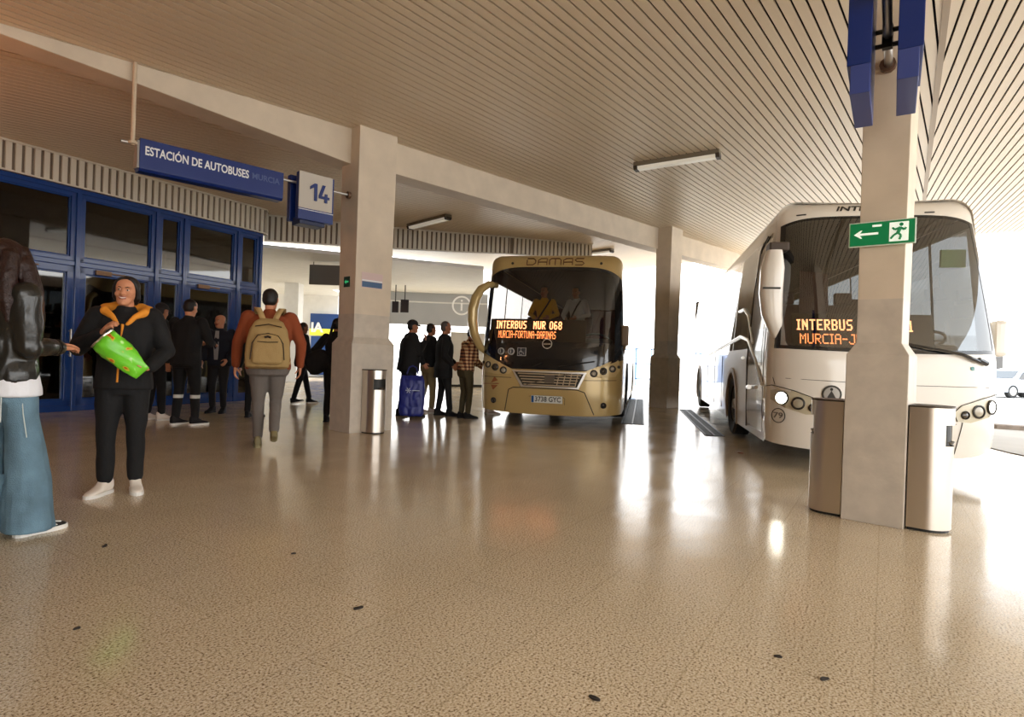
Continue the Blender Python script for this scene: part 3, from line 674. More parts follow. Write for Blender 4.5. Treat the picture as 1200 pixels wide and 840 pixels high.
        for i in range(nlow):
            for k in range(nC-1):
                q = [lo[i][k], lo[i][k+1], lo[i+1][k+1], lo[i+1][k]]; cen = (q[0]+q[2])/2
                if cols[k][0] == 's' and cols[k+1][0] == 's' and in_arch(cen): continue
                fs.append((i*nC+k, i*nC+k+1, (i+1)*nC+k+1, (i+1)*nC+k))
        body.add(vs, fs, 0)
        # header and roof
        body.grid(rows(zt, lambda c: s.H-s.rr, 3, cols), 0)
        rr = [[s.pos3(c, s.H-s.rr+s.rr*math.sin(a)) for c in cols] for a in [k*PI/2/6 for k in range(7)]]
        spine = rr[-1]
        for k in (.7, .35, 0.0): rr.append([Vector((v.x*k, v.y if cols[i][0] == 's' else v.y+(1.2-v.y)*(1-k)*.6, v.z-.03*(1-k))) for i, v in enumerate(spine)])
        body.grid(rr, 0)
        # side pillars between windows
        bays = s.bays
        for sg in (-1, 1):
            for (y0, y1) in s.pillars:
                cc = [('s', y0, sg), ('s', y1, sg)]
                body.grid(rows(zb, zt, 6, cc), 0 if s.pillar_paint else 2)
            # A pillar between the windscreen and the first side window
            cc = [c for c in cols if c[0] == 'f' and (c[1]*sg) >= thg-1e-4]+[('s', s.fd+.001, sg), ('s', s.first, sg)]
            if sg < 0: cc = [('s', s.first, sg), ('s', s.fd+.001, sg)]+[c for c in cols if c[0] == 'f' and c[1]*sg >= thg-1e-4]
            body.grid(rows(zb, zt, 6, cc), 2 if s.apillar_dark else 0)
        # rear wall
        body.add([(-s.hw(1)*.98, s.L, .4), (s.hw(1)*.98, s.L, .4), (s.hw(1)*.93, s.L, s.H-.1), (-s.hw(1)*.93, s.L, s.H-.1)], [(0, 1, 2, 3)], 0)
        b = body.build('body', [s.paint, inner_m, blackp], s.o, smooth=True)
        # dark lining inside the cabin
        ln = MB(); ic = cols
        def inrow(f0, f1, n): return [[s.pos3(c, f0(c)+(f1(c)-f0(c))*k/n, -.035) for c in ic] for k in range(n+1)]
        ln.grid(inrow(lambda c: min(.9, zb(c)-.02), zb, 2)); ln.grid(inrow(zt, lambda c: s.H-s.rr, 2))
        r2 = [[s.pos3(c, s.H-s.rr+(s.rr-.10)*math.sin(a), -.06) for c in ic] for a in [k*PI/2/5 for k in range(6)]]; sp2 = r2[-1]
        for k in (.6, .0): r2.append([Vector((v.x*k, v.y, v.z-.03)) for v in sp2])
        ln.grid(r2); ln.build('cabin_lining', inner_m, s.o, smooth=True)
        # windscreen
        cc = [c for c in cols if c[0] == 'f' and abs(c[1]) <= thg+1e-4]
        g = MB(); g.grid(rows(zb, zt, 12, cc)); g.build('windscreen', s.wglass, s.o, smooth=True)
        # black border of the windscreen
        bd = MB()
        rim_o = rows(zb, zt, 24, cc); 
        def ins(c, z): return s.pos3(c, z, .004)
        bw = s.border
        top = [[ins(c, zt(c)-bw), ins(c, zt(c))] for c in cc]; bot = [[ins(c, zb(c)), ins(c, zb(c)+s.bot_border)] for c in cc]
        bd.grid(top); bd.grid(bot)
        nb = 4
        for half in (cc[:nb], cc[-nb:]): bd.grid([[ins(c, zb(c)+(zt(c)-zb(c))*k/10) for c in half] for k in range(11)])
        bd.build('windscreen_surround', blackp, s.o, smooth=True)
        # side windows
        for sg in (-1, 1):
            for (y0, y1) in bays:
                g = MB(); st = [y0+(y1-y0)*k/3 for k in range(4)]
                g.grid([[s.pos3(('s', yy, sg), s.zbs+(s.zts-s.zbs)*k/5) for yy in st] for k in range(6)]); g.build('side_window', s.sglass, s.o, smooth=True)
        # wheels with arches
        for sg in (-1, 1):
            for wy in s.wheels:
                w_ = MB(); x = sg*(s.hw(.5)-.05)
                w_.lathe([(.20, -.14), (.46, -.14), (.50, -.11), (.50, .10), (.46, .135), (.30, .12), (.28, .08), (.20, .08)], (0, 0, 0), 'x', 32)
                w_.v = [(x+v[0]*sg-.10*sg, wy+v[1], .505+v[2]) for v in w_.v]; wo = w_.build('wheel', rubber, s.o, smooth=True)
                r_ = MB(); r_.lathe([(.001, .10), (.07, .12), (.10, .06), (.27, .03), (.285, .09), (.27, .10), (.27, -.05), (.001, -.05)], (0, 0, 0), 'x', 24)
                r_.v = [(x+v[0]*sg-.10*sg, wy+v[1], .505+v[2]) for v in r_.v]; r_.build('rim', alum, wo, smooth=True)
                a_ = MB(); rows_ = []
                for k in range(25):
                    t = PI*(-.12)+PI*1.24*k/24; yy = wy+.56*math.cos(t); zz = .46+.56*math.sin(t); xx = sg*s.hw(zz)
                    y2 = wy+.64*math.cos(t); z2 = .46+.64*math.sin(t); x2 = sg*s.hw(z2)
                    if zz < s.z0: zz = s.z0
                    if z2 < s.z0: z2 = s.z0
                    rows_.append([Vector((xx-sg*.30, yy, zz)), Vector((xx+sg*.015, yy, zz)), Vector((x2+sg*.015, y2, z2)), Vector((x2-sg*.01, y2, z2))])
                a_.grid(rows_); a_.build('wheel_arch', s.arch_m, s.o, smooth=True)
        # underside, floor and inner bulkhead
        f = MB(); f.box(-s.hw0*.93, s.hw0*.93, .75, s.L-.05, .34, .38); f.build('underside', mat('underbody', (.02, .02, .02), .8), s.o)
        f = MB(); f.box(-s.hw0*.95, s.hw0*.95, 1.4, s.L-.05, s.floor-.05, s.floor); f.box(-s.hw0*.95, s.hw0*.95, .7, 1.4, .42, .46); f.build('cabin_floor', inner_m, s.o)
        f = MB(); f.box(-s.hw0*.93, s.hw0*.93, s.L-.30, s.L-.26, s.floor, s.H-.1); f.build('bulkhead', inner_m, s.o)
    def seat(s, x, y, z):
        b = MB(); b.box(x-.22, x+.22, y-.05, y+.42, z+.38, z+.50); b.box(x-.15, x+.15, y+.05, y+.3, z, z+.38); so = b.build('seat', seat_m, s.o, bevel=.03)
        b = MB(); Mx = Matrix.Translation((x, y+.42, z+.45)) @ Matrix.Rotation(-.2, 4, 'X'); b.box(-.22, .22, 0, .12, 0, .72, 0, Mx); b.build('backrest', seat_m, so, bevel=.04)
        b = MB(); b.box(-.13, .13, .01, .11, .73, .92, 0, Mx); b.build('headrest', seat_m, so, bevel=.03)
    def steering(s, x, y, z):
        mb = MB(); n = 24; R = .23; tilt = math.radians(35)
        ring = []
        for k in range(n+1): a = 2*PI*k/n; v = Vector((R*math.cos(a), 0, R*math.sin(a))); v.rotate(Matrix.Rotation(tilt+.5, 3, 'X')); ring.append(Vector((x, y, z))+v)
        mb.tube(ring, .018, 8); mb.tube([ring[0], ring[n//2]], .015, 6); mb.tube([Vector((x, y, z)), Vector((x, y-.25, z-.35))], .03, 8)
        mb.build('steering_wheel', mat('black_plastic', (.02, .02, .02), .5), s.o, smooth=True)
    def led(s, name, txt, x0, x1, zc, h, m, bold=False, off=-.05, keep=None):
        ds, w_ = dots(txt, bold); k = (x1-x0)/w_; kz = h/7; mb = MB()
        for (c_, r) in ds:
            x = x0+c_*k; z = zc-h/2+r*kz; a = k*.46 if not bold else k*.5; b = kz*.44
            mb.add([s.P(x-a*0, z, off), s.P(x+2*a, z, off), s.P(x+2*a, z+2*b, off), s.P(x, z+2*b, off)], [(0, 1, 2, 3)])
        return mb.build(name, m, s.disp, merge=False)
    def display(s, x0, x1, z0, z1, off=-.07):
        mb = MB(); rows_ = [[s.P(x0+(x1-x0)*k/10, z, off) for k in range(11)] for z in (z0, z1)]; mb.grid(rows_); o = mb.build('destination_display', blackp, s.o)
        so = o.modifiers.new('t', 'SOLIDIFY'); so.thickness = .03; so.offset = 1 if False else 0; s.disp = o; return o
    def ftext(s, name, t, x, z, size, m, off=.008, bold=0, sx=1, shear=0, parent=None, spacing=1):
        Fm = s.fr(x, z, off); o = text(name, t, size, m, Matrix.Scale(sx, 4, (1, 0, 0)), parent or s.o, .002, bold, shear=shear, spacing=spacing)
        for v in o.data.vertices:
            q = s.P(x+v.co.x, z+v.co.y, off+v.co.z); v.co = q
        return o
# ------------------------------------------------------------------ gold coach
gold = mat('gold_paint', srgb(190, 164, 108), .28, metal=.25, coat=.5)
gold_hi = mat('gold_sheen', srgb(204, 180, 128), .3, metal=.2, coat=.4)
wgl = glass('windscreen_glass', (.64, .62, .60), .06, .02); sgl = glass('side_glass', (.58, .58, .58), .07, .02)
def belt_g(x):
    a = abs(x); return .95+(.0 if a < .52 else (a-.52)/.48*.26*(1.1 if x < 0 else .8))
G = Bus(dict(cor=0, pos=(.60, 9.93), heading=12.6, label='gold coach with lit orange destination display parked beyond the columns', hw0=1.22, tum=.065, tuck=.05, H=2.93, rr=.16, n=3.4, fd=.5, L=11.5, rake=.11, zr=.9,
    z0=.20, zbs=1.30, zts=2.5, ztop=2.70, belt=belt_g, glass_th=66, first=.62, wheels=(2.5, 8.4), paint=gold, wglass=wgl, sglass=sgl, border=.05, bot_border=.05, apillar_dark=True, pillar_paint=False,
    bays=[(.62, 1.75), (1.83, 3.3), (3.38, 4.9), (4.98, 6.5), (6.58, 8.1), (8.18, 9.7), (9.78, 11.3)], pillars=[(1.75, 1.83), (3.3, 3.38), (4.9, 4.98), (6.5, 6.58), (8.1, 8.18), (9.7, 9.78), (11.3, 11.5)], arch_m=gap_m, floor=.92))
G.shell()
# opaque dark lower screen and dashboard
G.patch('lower_screen_panel', [(-1.16, 1.22), (-1.14, 1.42), (-.5, 1.42), (0, 1.42), (.5, 1.42), (1.14, 1.42), (1.16, 1.16), (.85, 1.04), (.6, .965), (0, .96), (-.6, .965), (-.85, 1.07)], mat('dark_screen_band', (.010, .010, .011), .16, coat=.5), .004, .004)
d = MB(); d.box(-1.08, 1.08, .72, 1.15, 1.0, 1.42); d.box(.2, 1.0, .75, 1.1, 1.42, 1.52); d.build('dashboard', mat('dash_grey', srgb(46, 42, 40), .7), G.o, bevel=.04)
G.display(-1.13, .62, 1.38, 1.80)
G.led('lettering', 'INTERBUS  MUR 068', -.99, .20, 1.70, .135, led_core, True)
G.led('lettering', 'MURCIA-FORTUNA-BARINAS', -.94, .10, 1.535, .125, led, False)
brz = mat('bronze_letter', srgb(110, 78, 52), .4, .4)
mb = MB(); GL = {'D': [[(0, 0), (.7, 0), (1, .3), (1, .7), (.7, 1), (0, 1)], [(.0, .75), (.0, 0)]], 'A': [[(0, 0), (0, .7), (.3, 1), (1, 1), (1, 0)], [(0, .42), (1, .42)]], 'M': [[(0, 0), (0, .75), (.2, 1), (1.1, 1), (1.3, .75), (1.3, 0)], [(.65, 1), (.65, 0)]], 'S': [[(1, 1), (.2, 1), (0, .75), (.2, .5), (.8, .5), (1, .25), (.8, 0), (0, 0)]]}
xx = -.46
for ch in 'DAMAS':
    for st in GL[ch]:
        q = [G.P(xx+a*.15, 2.735+b*.115, .010) for a, b in st]; mb.tube(q, .0105, 6)
    xx += .15*(1.3 if ch == 'M' else 1)+.045
mb.build('maker_lettering', brz, G.o, smooth=True)
for x in (-.72, .80): G.disc('marker_lamp', x, 2.765, .022, gap_m, .002, .008)
# lamps
lamp_ring = mat('lamp_bezel', (.05, .045, .04), .3, .6); lens = mat('lamp_lens', srgb(170, 160, 140), .08, coat=1); dimlens = mat('lamp_dark_lens', srgb(70, 60, 48), .1, coat=1)
amber = mat('amber_lens', srgb(120, 70, 30), .2)
for sg in (-1, 1):
    hl = G.patch('headlight', [(sg*x, z) for x, z in ((.66, .86), (.60, .94), (.78, 1.02), (1.0, 1.12), (1.14, 1.15), (1.16, .98), (1.10, .88), (.9, .85))], gold_hi, .006, .004)
    for i, (x, z, r) in enumerate(((.76, .92, .062), (.91, .965, .062), (1.05, 1.005, .058), (1.145, 1.04, .026))):
        b_ = G.disc('bezel', sg*x, z, r, lamp_ring, .012, .01, hl, [(r, -.02), (r, .012), (r*.80, .018), (r*.72, .0), (.001, -.01)])
        G.disc('bulb', sg*x, z, r*.62, lens if i in (0, 2) else dimlens, .012, .006, hl, [(r*.70, -.02), (r*.62, .004), (r*.35, .014), (.001, .018)])
# grille
gr = G.patch('grille', [(-.60, .93), (.64, .93), (.52, .655), (-.44, .655)], chrome, .012, .012)
G.patch('recess', [(-.55, .905), (.59, .905), (.49, .68), (-.40, .68)], mat('grille_black', (.02, .018, .015), .5), .026, .004, gr)
for k in range(5):
    z = .70+.045*k; xw = .43+.025*k
    m1 = MB(); pts = [(-xw+.04, z), (xw+.02, z)]; q = [G.P(pts[0][0]+(pts[1][0]-pts[0][0])*t/10, z, .036) for t in range(11)]; m1.tube(q, .011, 6); m1.build('bar', mat('grille_bar', srgb(216, 200, 172), .35, .6), gr, smooth=True)
for x in (.18, .28, .38, .48):
    m1 = MB(); m1.tube([G.P(x-.02, .69, .034), G.P(x+.02, .90, .034)], .008, 6); m1.build('upright', MATS['grille_bar'], gr)
bd = G.patch('badge', [(-.04, .74), (.12, .74), (.12, .87), (-.04, .87)], mat('badge_grey', srgb(120, 110, 100), .3, .7), .045, .008, gr)
m1 = MB(); m1.tube([G.P(-.34, .70, .04), G.P(.36, .90, .04)], .012, 6); m1.build('diagonal', MATS['badge_grey'], gr)
# bumper seams, plate, fog lamps
G.line('bumper_seam', [(-1.2, .80), (-.62, .80)], gap_m, .005); G.line('bumper_seam', [(.60, .80), (1.2, .82)], gap_m, .005)
G.line('bumper_seam', [(-.72, .24), (-.66, .60), (-.58, .64), (.50, .64), (.62, .60), (.78, .24)], gap_m, .008)
G.line('plate_recess', [(-.30, .50), (-.22, .52), (.24, .52), (.30, .49), (.30, .38)], gap_m, .004)
pl = G.patch('number_plate', [(-.26, .40), (.26, .40), (.26, .52), (-.26, .52)], mat('plate_white', srgb(216, 218, 210), .4), .014, .008)
G.patch('blue_band', [(-.255, .405), (-.215, .405), (-.215, .515), (-.255, .515)], mat('plate_blue', srgb(30, 80, 130), .4), .024, .003, pl)
G.ftext('lettering', '3738 GYC', .02, .46, .115, gap_m, .026, .002, .88, 0, pl)
for sg in (-1, 1): G.disc('fog_lamp', sg*.93, .40, .035, lamp_ring, .006, .01, None, [(.05, -.02), (.05, .008), (.035, .016), (.02, .0), (.001, .006)])
arrow = mat('rust_arrow', srgb(150, 88, 52), .5)
G.patch('arrow_mark', [(-.98, .70), (-.86, .74), (-.92, .80)], arrow, .008, .002); G.patch('arrow_mark', [(-.98, .66), (-.86, .66), (-.94, .58)], arrow, .008, .002)
G.patch('arrow_mark', [(-1.14, .68), (-.84, .695), (-.84, .68), (-1.14, .665)], arrow, .008, .002)
# round stickers on the lower screen
stk = mat('sticker_pale', srgb(168, 164, 158), .5); stk2 = mat('sticker_dark', (.03, .03, .035), .5)
for (x, z, nm) in ((-.82, 1.24, 'round_sticker'), (-.64, 1.24, 'round_sticker')):
    r1 = G.disc(nm, x, z, .06, stk, .012, .003); G.disc('symbol', x, z, .042, stk2, .017, .002, r1); 
    mb = MB(); mb.tube([G.P(x, z-.03, .024), G.P(x, z+.015, .024)], .010, 6); mb.ball(G.P(x, z+.028, .024), .009, .006, .009, 8, 6); mb.build('symbol_figure', stk, r1)
ws = G.patch('wheelchair_sticker', [(-.53, 1.17), (-.38, 1.17), (-.38, 1.31), (-.53, 1.31)], stk, .012, .002); G.patch('field', [(-.52, 1.18), (-.39, 1.18), (-.39, 1.30), (-.52, 1.30)], stk2, .015, .002, ws)
mb = MB(); mb.tube([G.P(-.465, 1.275, .022), G.P(-.465, 1.235, .022), G.P(-.43, 1.235, .022), G.P(-.415, 1.20, .022)], .006, 6)
mb.tube([G.P(-.465+.032*math.cos(a*.5), 1.22+.03*math.sin(a*.5), .022) for a in range(2, 12)], .005, 6); mb.ball(G.P(-.465, 1.29, .022), .008, .006, .008, 8, 6); mb.build('symbol', stk, ws)
emb = G.disc('round_badge', -.03, 1.385, .075, chrome, .012, .004, None, [(.085, 0), (.085, .006), (.072, .006), (.072, 0), (.085, 0)]); G.line('badge_bar', [(-.09, 1.38), (.03, 1.385)], chrome, .010, .016)
mb = MB(); mb.tube([G.P(.18, 1.02, .03), G.P(.25, 1.03, .05), G.P(.75, 1.12, .04)], .012, 6); mb.tube([G.P(-.25, 1.0, .03), G.P(-.1, 1.06, .05)], .010, 6); mb.build('wiper', blackp, G.o)
# mirrors
mb = MB(); arm = [(-1.02, 2.40, .05), (-1.13, 2.40, .18), (-1.24, 2.30, .30), (-1.31, 2.14, .36), (-1.35, 1.95, .38), (-1.35, 1.75, .38), (-1.32, 1.52, .34), (-1.25, 1.32, .24), (-1.15, 1.20, .10)]
mb.tube([(x, .45-o_, z) for x, z, o_ in arm], [.05, .065, .075, .085, .09, .09, .08, .065, .05], 12); mi = mb.build('mirror', gold, G.o, smooth=True)
mb = MB(); mb.box(1.17, 1.29, .30, .52, 1.40, 1.74); mo = mb.build('mirror', mat('mirror_brown', srgb(120, 100, 74), .4), G.o, bevel=.03)
mb = MB(); mb.tube([(1.24, .42, 1.42), (1.20, .44, 1.26), (1.15, .5, 1.16)], .025, 8); mb.build('arm', MATS['mirror_brown'], mo, smooth=True)
for x in (-.20, -.12): mb = MB(); mb.lathe([(.03, 2.93), (.03, 2.96), (.018, 2.985)], (x, .95, 0)); mb.build('roof_lamp', gap_m, G.o)
for (x, y) in ((-.85, 2.9), (-.40, 2.9), (.45, 2.9), (.9, 2.9), (-.85, 3.8), (.9, 3.8)): G.seat(x, y, .92)
G.seat(.72, 1.25, .62); G.steering(.70, .98, 1.50)
mb = MB(); mb.box(.55, .98, 1.75, 1.80, .95, 2.1); mb.build('driver_screen', seat_m, G.o, bevel=.03)
o_ = MB(); o_.box(.30, .48, .80, .86, 1.58, 1.70); o_.build('paper_slip', mat('paper_cream', srgb(200, 190, 160), .6), G.o)
# ------------------------------------------------------------------ white coach
wpaint = mat('white_coach_paint', srgb(224, 217, 206), .22, coat=.6)
silver = mat('silver_side_paint', srgb(206, 202, 198), .14, .55, coat=.8)
def belt_w(x):
    a = abs(x); return 1.33+.0*a+(.03*a*a)
Wb = Bus(dict(cor=.16, pos=(4.07, 6.43), heading=12.6, label='white coach with lit headlights standing behind the nearest column', hw0=1.165, tum=.11, tuck=.06, H=3.16, rr=.20, n=3.0, fd=.5, L=12.5, rake=.27, zr=1.2,
    z0=.22, zbs=1.38, zts=2.82, ztop=2.94, belt=belt_w, glass_th=70, first=.72, wheels=(3.3, 9.4), paint=wpaint, wglass=glass('windscreen_glass_grey', (.46, .47, .47), .14, .02), sglass=glass('side_glass_dark', (.15, .165, .175), .10, .02), border=.03, bot_border=.04, apillar_dark=False, pillar_paint=True,
    bays=[(.72, 1.75), (1.83, 3.3), (3.38, 4.9), (4.98, 6.5), (6.58, 8.1), (8.18, 9.7), (9.78, 11.3), (11.38, 12.3)], pillars=[(1.75, 1.83), (3.3, 3.38), (4.9, 4.98), (6.5, 6.58), (8.1, 8.18), (9.7, 9.78), (11.3, 11.38), (12.3, 12.5)], arch_m=mat('arch_beige', srgb(176, 158, 136), .4), floor=1.0))
Wb.shell()
dw = MB(); dw.box(-1.10, 1.10, .78, 1.25, 1.0, 1.36); dw.box(.3, 1.0, .8, 1.15, 1.36, 1.47); dw.build('dashboard', MATS['dash_grey'], Wb.o, bevel=.04)
Wb.display(-.99, .48, 1.38, 1.76)
Wb.led('lettering', 'INTERBUS  MUR 031', -.93, .27, 1.635, .125, led_core, True)
Wb.led('lettering', 'MURCIA-JUMILLA', -.90, .12, 1.475, .115, led, False)
Wb.ftext('maker_lettering', 'INTERBUS', -.10, 3.04, .10, gap_m, .006, .003, 1.5, .3)
for x in (-.80, .55): Wb.patch('marker_lamp', [(x-.05, 2.965), (x+.05, 2.97), (x+.05, 2.985), (x-.05, 2.98)], gap_m, .004, .006)
lit = mat('headlamp_lit', (1, .98, .9), .1, emit=(1, .95, .80), es=28)
lit2 = mat('headlamp_lit_dim', (1, .98, .9), .1, emit=(1, .97, .90), es=5)
for sg in (-1, 1):
    hl = Wb.patch('headlight', [(sg*x, z) for x, z in ((.66, .63), (.62, .72), (.70, .80), (.92, .88), (1.12, .93), (1.19, .90), (1.19, .76), (1.0, .68), (.8, .62))], mat('lamp_housing_pale', srgb(196, 186, 160), .2, coat=.8), .006, .004)
    Wb.line('edge', [(sg*x, z) for x, z in ((.66, .63), (.62, .72), (.70, .80), (.92, .88), (1.12, .93), (1.19, .90))], gap_m, .004, .012, hl)
    for i, (x, z, r) in enumerate(((.74, .70, .045), (.88, .74, .073), (1.035, .79, .080))):
        Wb.disc('bezel', sg*x, z, r, lamp_ring, .012, .01, hl, [(r, -.02), (r, .010), (r*.85, .014), (r*.75, .0), (.001, -.01)])
        Wb.disc('bulb', sg*x, z, r*.7, (lit if sg < 0 else lit2) if i == 2 else (lens if i == 1 else dimlens), .012, .006, hl, [(r*.78, -.02), (r*.7, .006), (r*.4, .014), (.001, .018)])
Wb.line('panel_seam', [(-1.2, 1.02), (0, .99), (1.2, 1.0)], gap_m, .003); Wb.line('panel_seam', [(-1.12, 1.02), (-1.10, .94)], gap_m, .003)
Wb.line('panel_seam', [(.66, .28), (.72, .62)], gap_m, .004); Wb.line('panel_seam', [(-.60, .62), (-.66, .28)], gap_m, .004); Wb.line('panel_seam', [(-.60, .62), (.66, .60)], gap_m, .003)
ci = Wb.disc('number_ring', -1.06, .585, .08, gap_m, .006, .002, None, [(.085, 0), (.085, .006), (.076, .006), (.076, 0), (.085, 0)]); Wb.ftext('lettering', '79', -1.06, .585, .09, mat('grey_letter', srgb(110, 104, 96), .5), .008, .001, 1, 0, ci)
sy = Wb.disc('round_sticker', -.56, .86, .10, gap_m, .006, .003); Wb.disc('field', -.56, .86, .08, stk, .010, .002, sy)
Wb.patch('symbol', [(-.61, .81), (-.51, .81), (-.56, .90)], gap_m, .014, .002, sy); mb = MB(); mb.ball(Wb.P(-.56, .915, .018), .016, .008, .016, 10, 6); mb.build('symbol_head', gap_m, sy)
sq = Wb.patch('square_sticker', [(-.38, .79), (-.24, .79), (-.24, .94), (-.38, .94)], stk2, .006, .003); Wb.patch('symbol', [(-.335, .81), (-.285, .81), (-.28, .92), (-.34, .92)], stk, .010, .002, sq)
Wb.ftext('small_logo', 'e', .80, 1.20, .08, mat('teal_letter', srgb(90, 150, 150), .5), .006, .002)
mb = MB(); mb.tube([Wb.P(.05, 1.46, .03), Wb.P(.35, 1.40, .05), Wb.P(.66, 1.34, .05), Wb.P(.84, 1.27, .035)], [.010, .012, .018, .02], 8); mb.tube([Wb.P(.84, 1.29, .03), Wb.P(.93, 1.25, .03)], .028, 8); mb.build('wiper', blackp, Wb.o, smooth=True)
# big hanging mirror in front of the side pillar and the small one
mm = MB()
prof = [(-1.14, 2.50, .10, .11), (-1.15, 2.3, .15, .115), (-1.16, 2.0, .15, .12), (-1.14, 1.75, .13, .12), (-1.08, 1.55, .10, .09), (-1.02, 1.36, .05, .06)]
rows_ = [[Vector((x+a*math.copysign(abs(math.cos(t))**.6, math.cos(t))*.85, .36+b_*math.copysign(abs(math.sin(t))**.6, math.sin(t)), z)) for t in [2*PI*k/16 for k in range(16)]] for x, z, a, b_ in prof]
mm.grid(rows_, closed=True); mm.add(rows_[0], [tuple(range(16))]); mm.add(rows_[-1], [tuple(range(16))]); mir = mm.build('mirror', wpaint, Wb.o, smooth=True)
mb = MB(); mb.box(-1.20, -.98, .30, .55, 2.50, 2.60); mb.build('bracket', mat('bracket_brown', srgb(72, 60, 50), .5), mir, bevel=.02)
mb = MB(); mb.box(-1.27, -1.08, .225, .25, 2.04, 2.06); mb.build('gap', gap_m, mir)
mb = MB(); mb.tube([(-1.07, .34, 1.50), (-1.02, .25, 1.36), (-.93, .16, 1.22), (-.90, .15, 1.15)], [.05, .055, .05, .035], 10); mb.build('stalk', wpaint, mir, smooth=True)
mm = MB(); mm.box(1.19, 1.31, .42, .58, 1.34, 1.74); mr = mm.build('mirror', wpaint, Wb.o, bevel=.04)
mb = MB(); mb.tube([(1.22, .52, 1.38), (1.16, .6, 1.15)], .025, 8); mb.build('arm', wpaint, mr)
# door and chrome lines on the visible side
def side(y, z, off=.012): return Wb.pos3(('s', y, -1), z, off)
g = MB(); g.grid([[side(.62+(1.75-.62)*j/6, .34+(2.75-.34)*k/10, .006) for j in range(7)] for k in range(11)]); dr = g.build('door', silver, Wb.o, smooth=True)
g = MB(); g.grid([[side(.72+(1.66-.72)*j/4, 1.15+(2.66-1.15)*k/8, .014) for j in range(5)] for k in range(9)]); g.build('door_glass', glass('door_glass_pane', (.5, .5, .5), .12, .03), dr, smooth=True)
g = MB(); g.tube([side(1.75, .3, .01), side(1.77, 1.2, .012), side(1.70, 2.2, .012), side(1.5, 2.72, .012), side(1.0, 2.82, .012)], .009, 8); g.build('frame', gap_m, dr, smooth=True)
ch = MB(); ch.tube([side(.6, .92), side(1.1, 1.22), side(1.8, 1.50), side(2.6, 1.58), side(4.2, 1.50), side(7, 1.36), side(11.5, 1.30)], .022, 8); ch.build('chrome_line', chrome, Wb.o, smooth=True)
ch = MB(); ch.tube([side(1.4, 1.45), side(2.0, 1.85), side(2.5, 2.0), side(3.0, 2.0)], .018, 8); ch.build('chrome_line', chrome, Wb.o, smooth=True)
ch = MB(); ch.tube([side(1.5, .85, .03), side(1.25, .86, .05)], .03, 8); ch.tube([side(2.05, 1.25, .03), side(1.85, 1.25, .05)], .022, 8); ch.build('door_handle', chrome, Wb.o, smooth=True)
for y in (4.6, 5.8, 7.2): ch = MB(); ch.tube([side(y, .36, .004), side(y, 1.3, .004)], .006, 6); ch.build('hatch_seam', gap_m, Wb.o)
for (x, y) in ((-.85, 2.6), (-.40, 2.6), (.45, 2.6), (.9, 2.6), (-.85, 3.5), (-.4, 3.5), (.9, 3.5)): Wb.seat(x, y, 1.0)
Wb.seat(.72, 1.3, .66); Wb.steering(.70, 1.0, 1.52)
mb = MB(); mb.box(.70, .95, .60, .64, 2.35, 2.55, 0); mb.build('green_pass', mat('pass_green', srgb(150, 190, 130), .5), Wb.o)
cu_ = MB(); cu_.prism([Wb.P(-1.0, 1.7, -.20), Wb.P(-.62, 1.7, -.24), Wb.P(-.6, 2.25, -.2), Wb.P(-.98, 2.3, -.2)], V(0, .03, 0)); cu_.build('curtain', seat_m, Wb.o)
# ------------------------------------------------------------------ people
def skin(n, c): return mat(n, c, .5, spec=.3)
SK1 = skin('skin_warm', srgb(196, 134, 100)); SK2 = skin('skin_tan', srgb(168, 112, 82)); SK3 = skin('skin_dark', srgb(120, 76, 54))
HB = mat('hair_black', srgb(20, 14, 12), .5, bump=.5, bscale=90); HBR = mat('hair_brown', srgb(40, 20, 14), .42, bump=.5, bscale=120); HG = mat('hair_grey', srgb(84, 78, 74), .6, bump=.5, bscale=90)
lip = mat('lip', srgb(150, 70, 62), .4); eyew = mat('eye_white', srgb(220, 214, 206), .2); eyed = mat('eye_dark', srgb(24, 14, 10), .1); teeth = mat('teeth', srgb(232, 224, 212), .3)
def cloth(n, c, rough=.85, b=.25, sc=40): return mat(n, c, rough, bump=b, bscale=sc)
BLK = cloth('black_cloth', srgb(14, 13, 14)); BLK2 = cloth('charcoal_cloth', srgb(26, 24, 26)); NAV = cloth('navy_cloth', srgb(24, 28, 40))
def fuse(mb, name, mats, parent, voxel=.012, smooth=3, disp=0, dscale=9, seed=0, post=None):
    me = bpy.data.meshes.new('t'); me.from_pydata(mb.v, [], mb.f); me.update()
    bm = bmesh.new(); bm.from_mesh(me); bmesh.ops.recalc_face_normals(bm, faces=bm.faces); bm.to_mesh(me); bm.free()
    t = bpy.data.objects.new('t', me); COL.objects.link(t)
    r = t.modifiers.new('r', 'REMESH'); r.mode = 'VOXEL'; r.voxel_size = voxel; r.adaptivity = 0
    if smooth: s_ = t.modifiers.new('s', 'SMOOTH'); s_.factor = .5; s_.iterations = smooth
    bpy.context.view_layer.update()
    ne = bpy.data.meshes.new_from_object(t.evaluated_get(bpy.context.evaluated_depsgraph_get()))
    bpy.data.objects.remove(t); ne.name = name
    if disp:
        so = Vector((seed*3.1, seed*1.7, 0)); 
        ns = [v.normal.copy() for v in ne.vertices]
        for v, n in zip(ne.vertices, ns):
            c = v.co; q = Vector((c.x*dscale, c.y*dscale, c.z*dscale*.55))+so
            a = abs(noise.noise(q))*1.6-.4+.4*noise.noise(q*2.3)
            v.co = c+n*(a*disp)
    ne.materials.clear()
    for m in (mats if isinstance(mats, (list, tuple)) else [mats]): ne.materials.append(m)
    for p in ne.polygons: p.use_smooth = True
    if post: post(ne)
    o = bpy.data.objects.new(name, ne); COL.objects.link(o); o.parent = parent
    return o
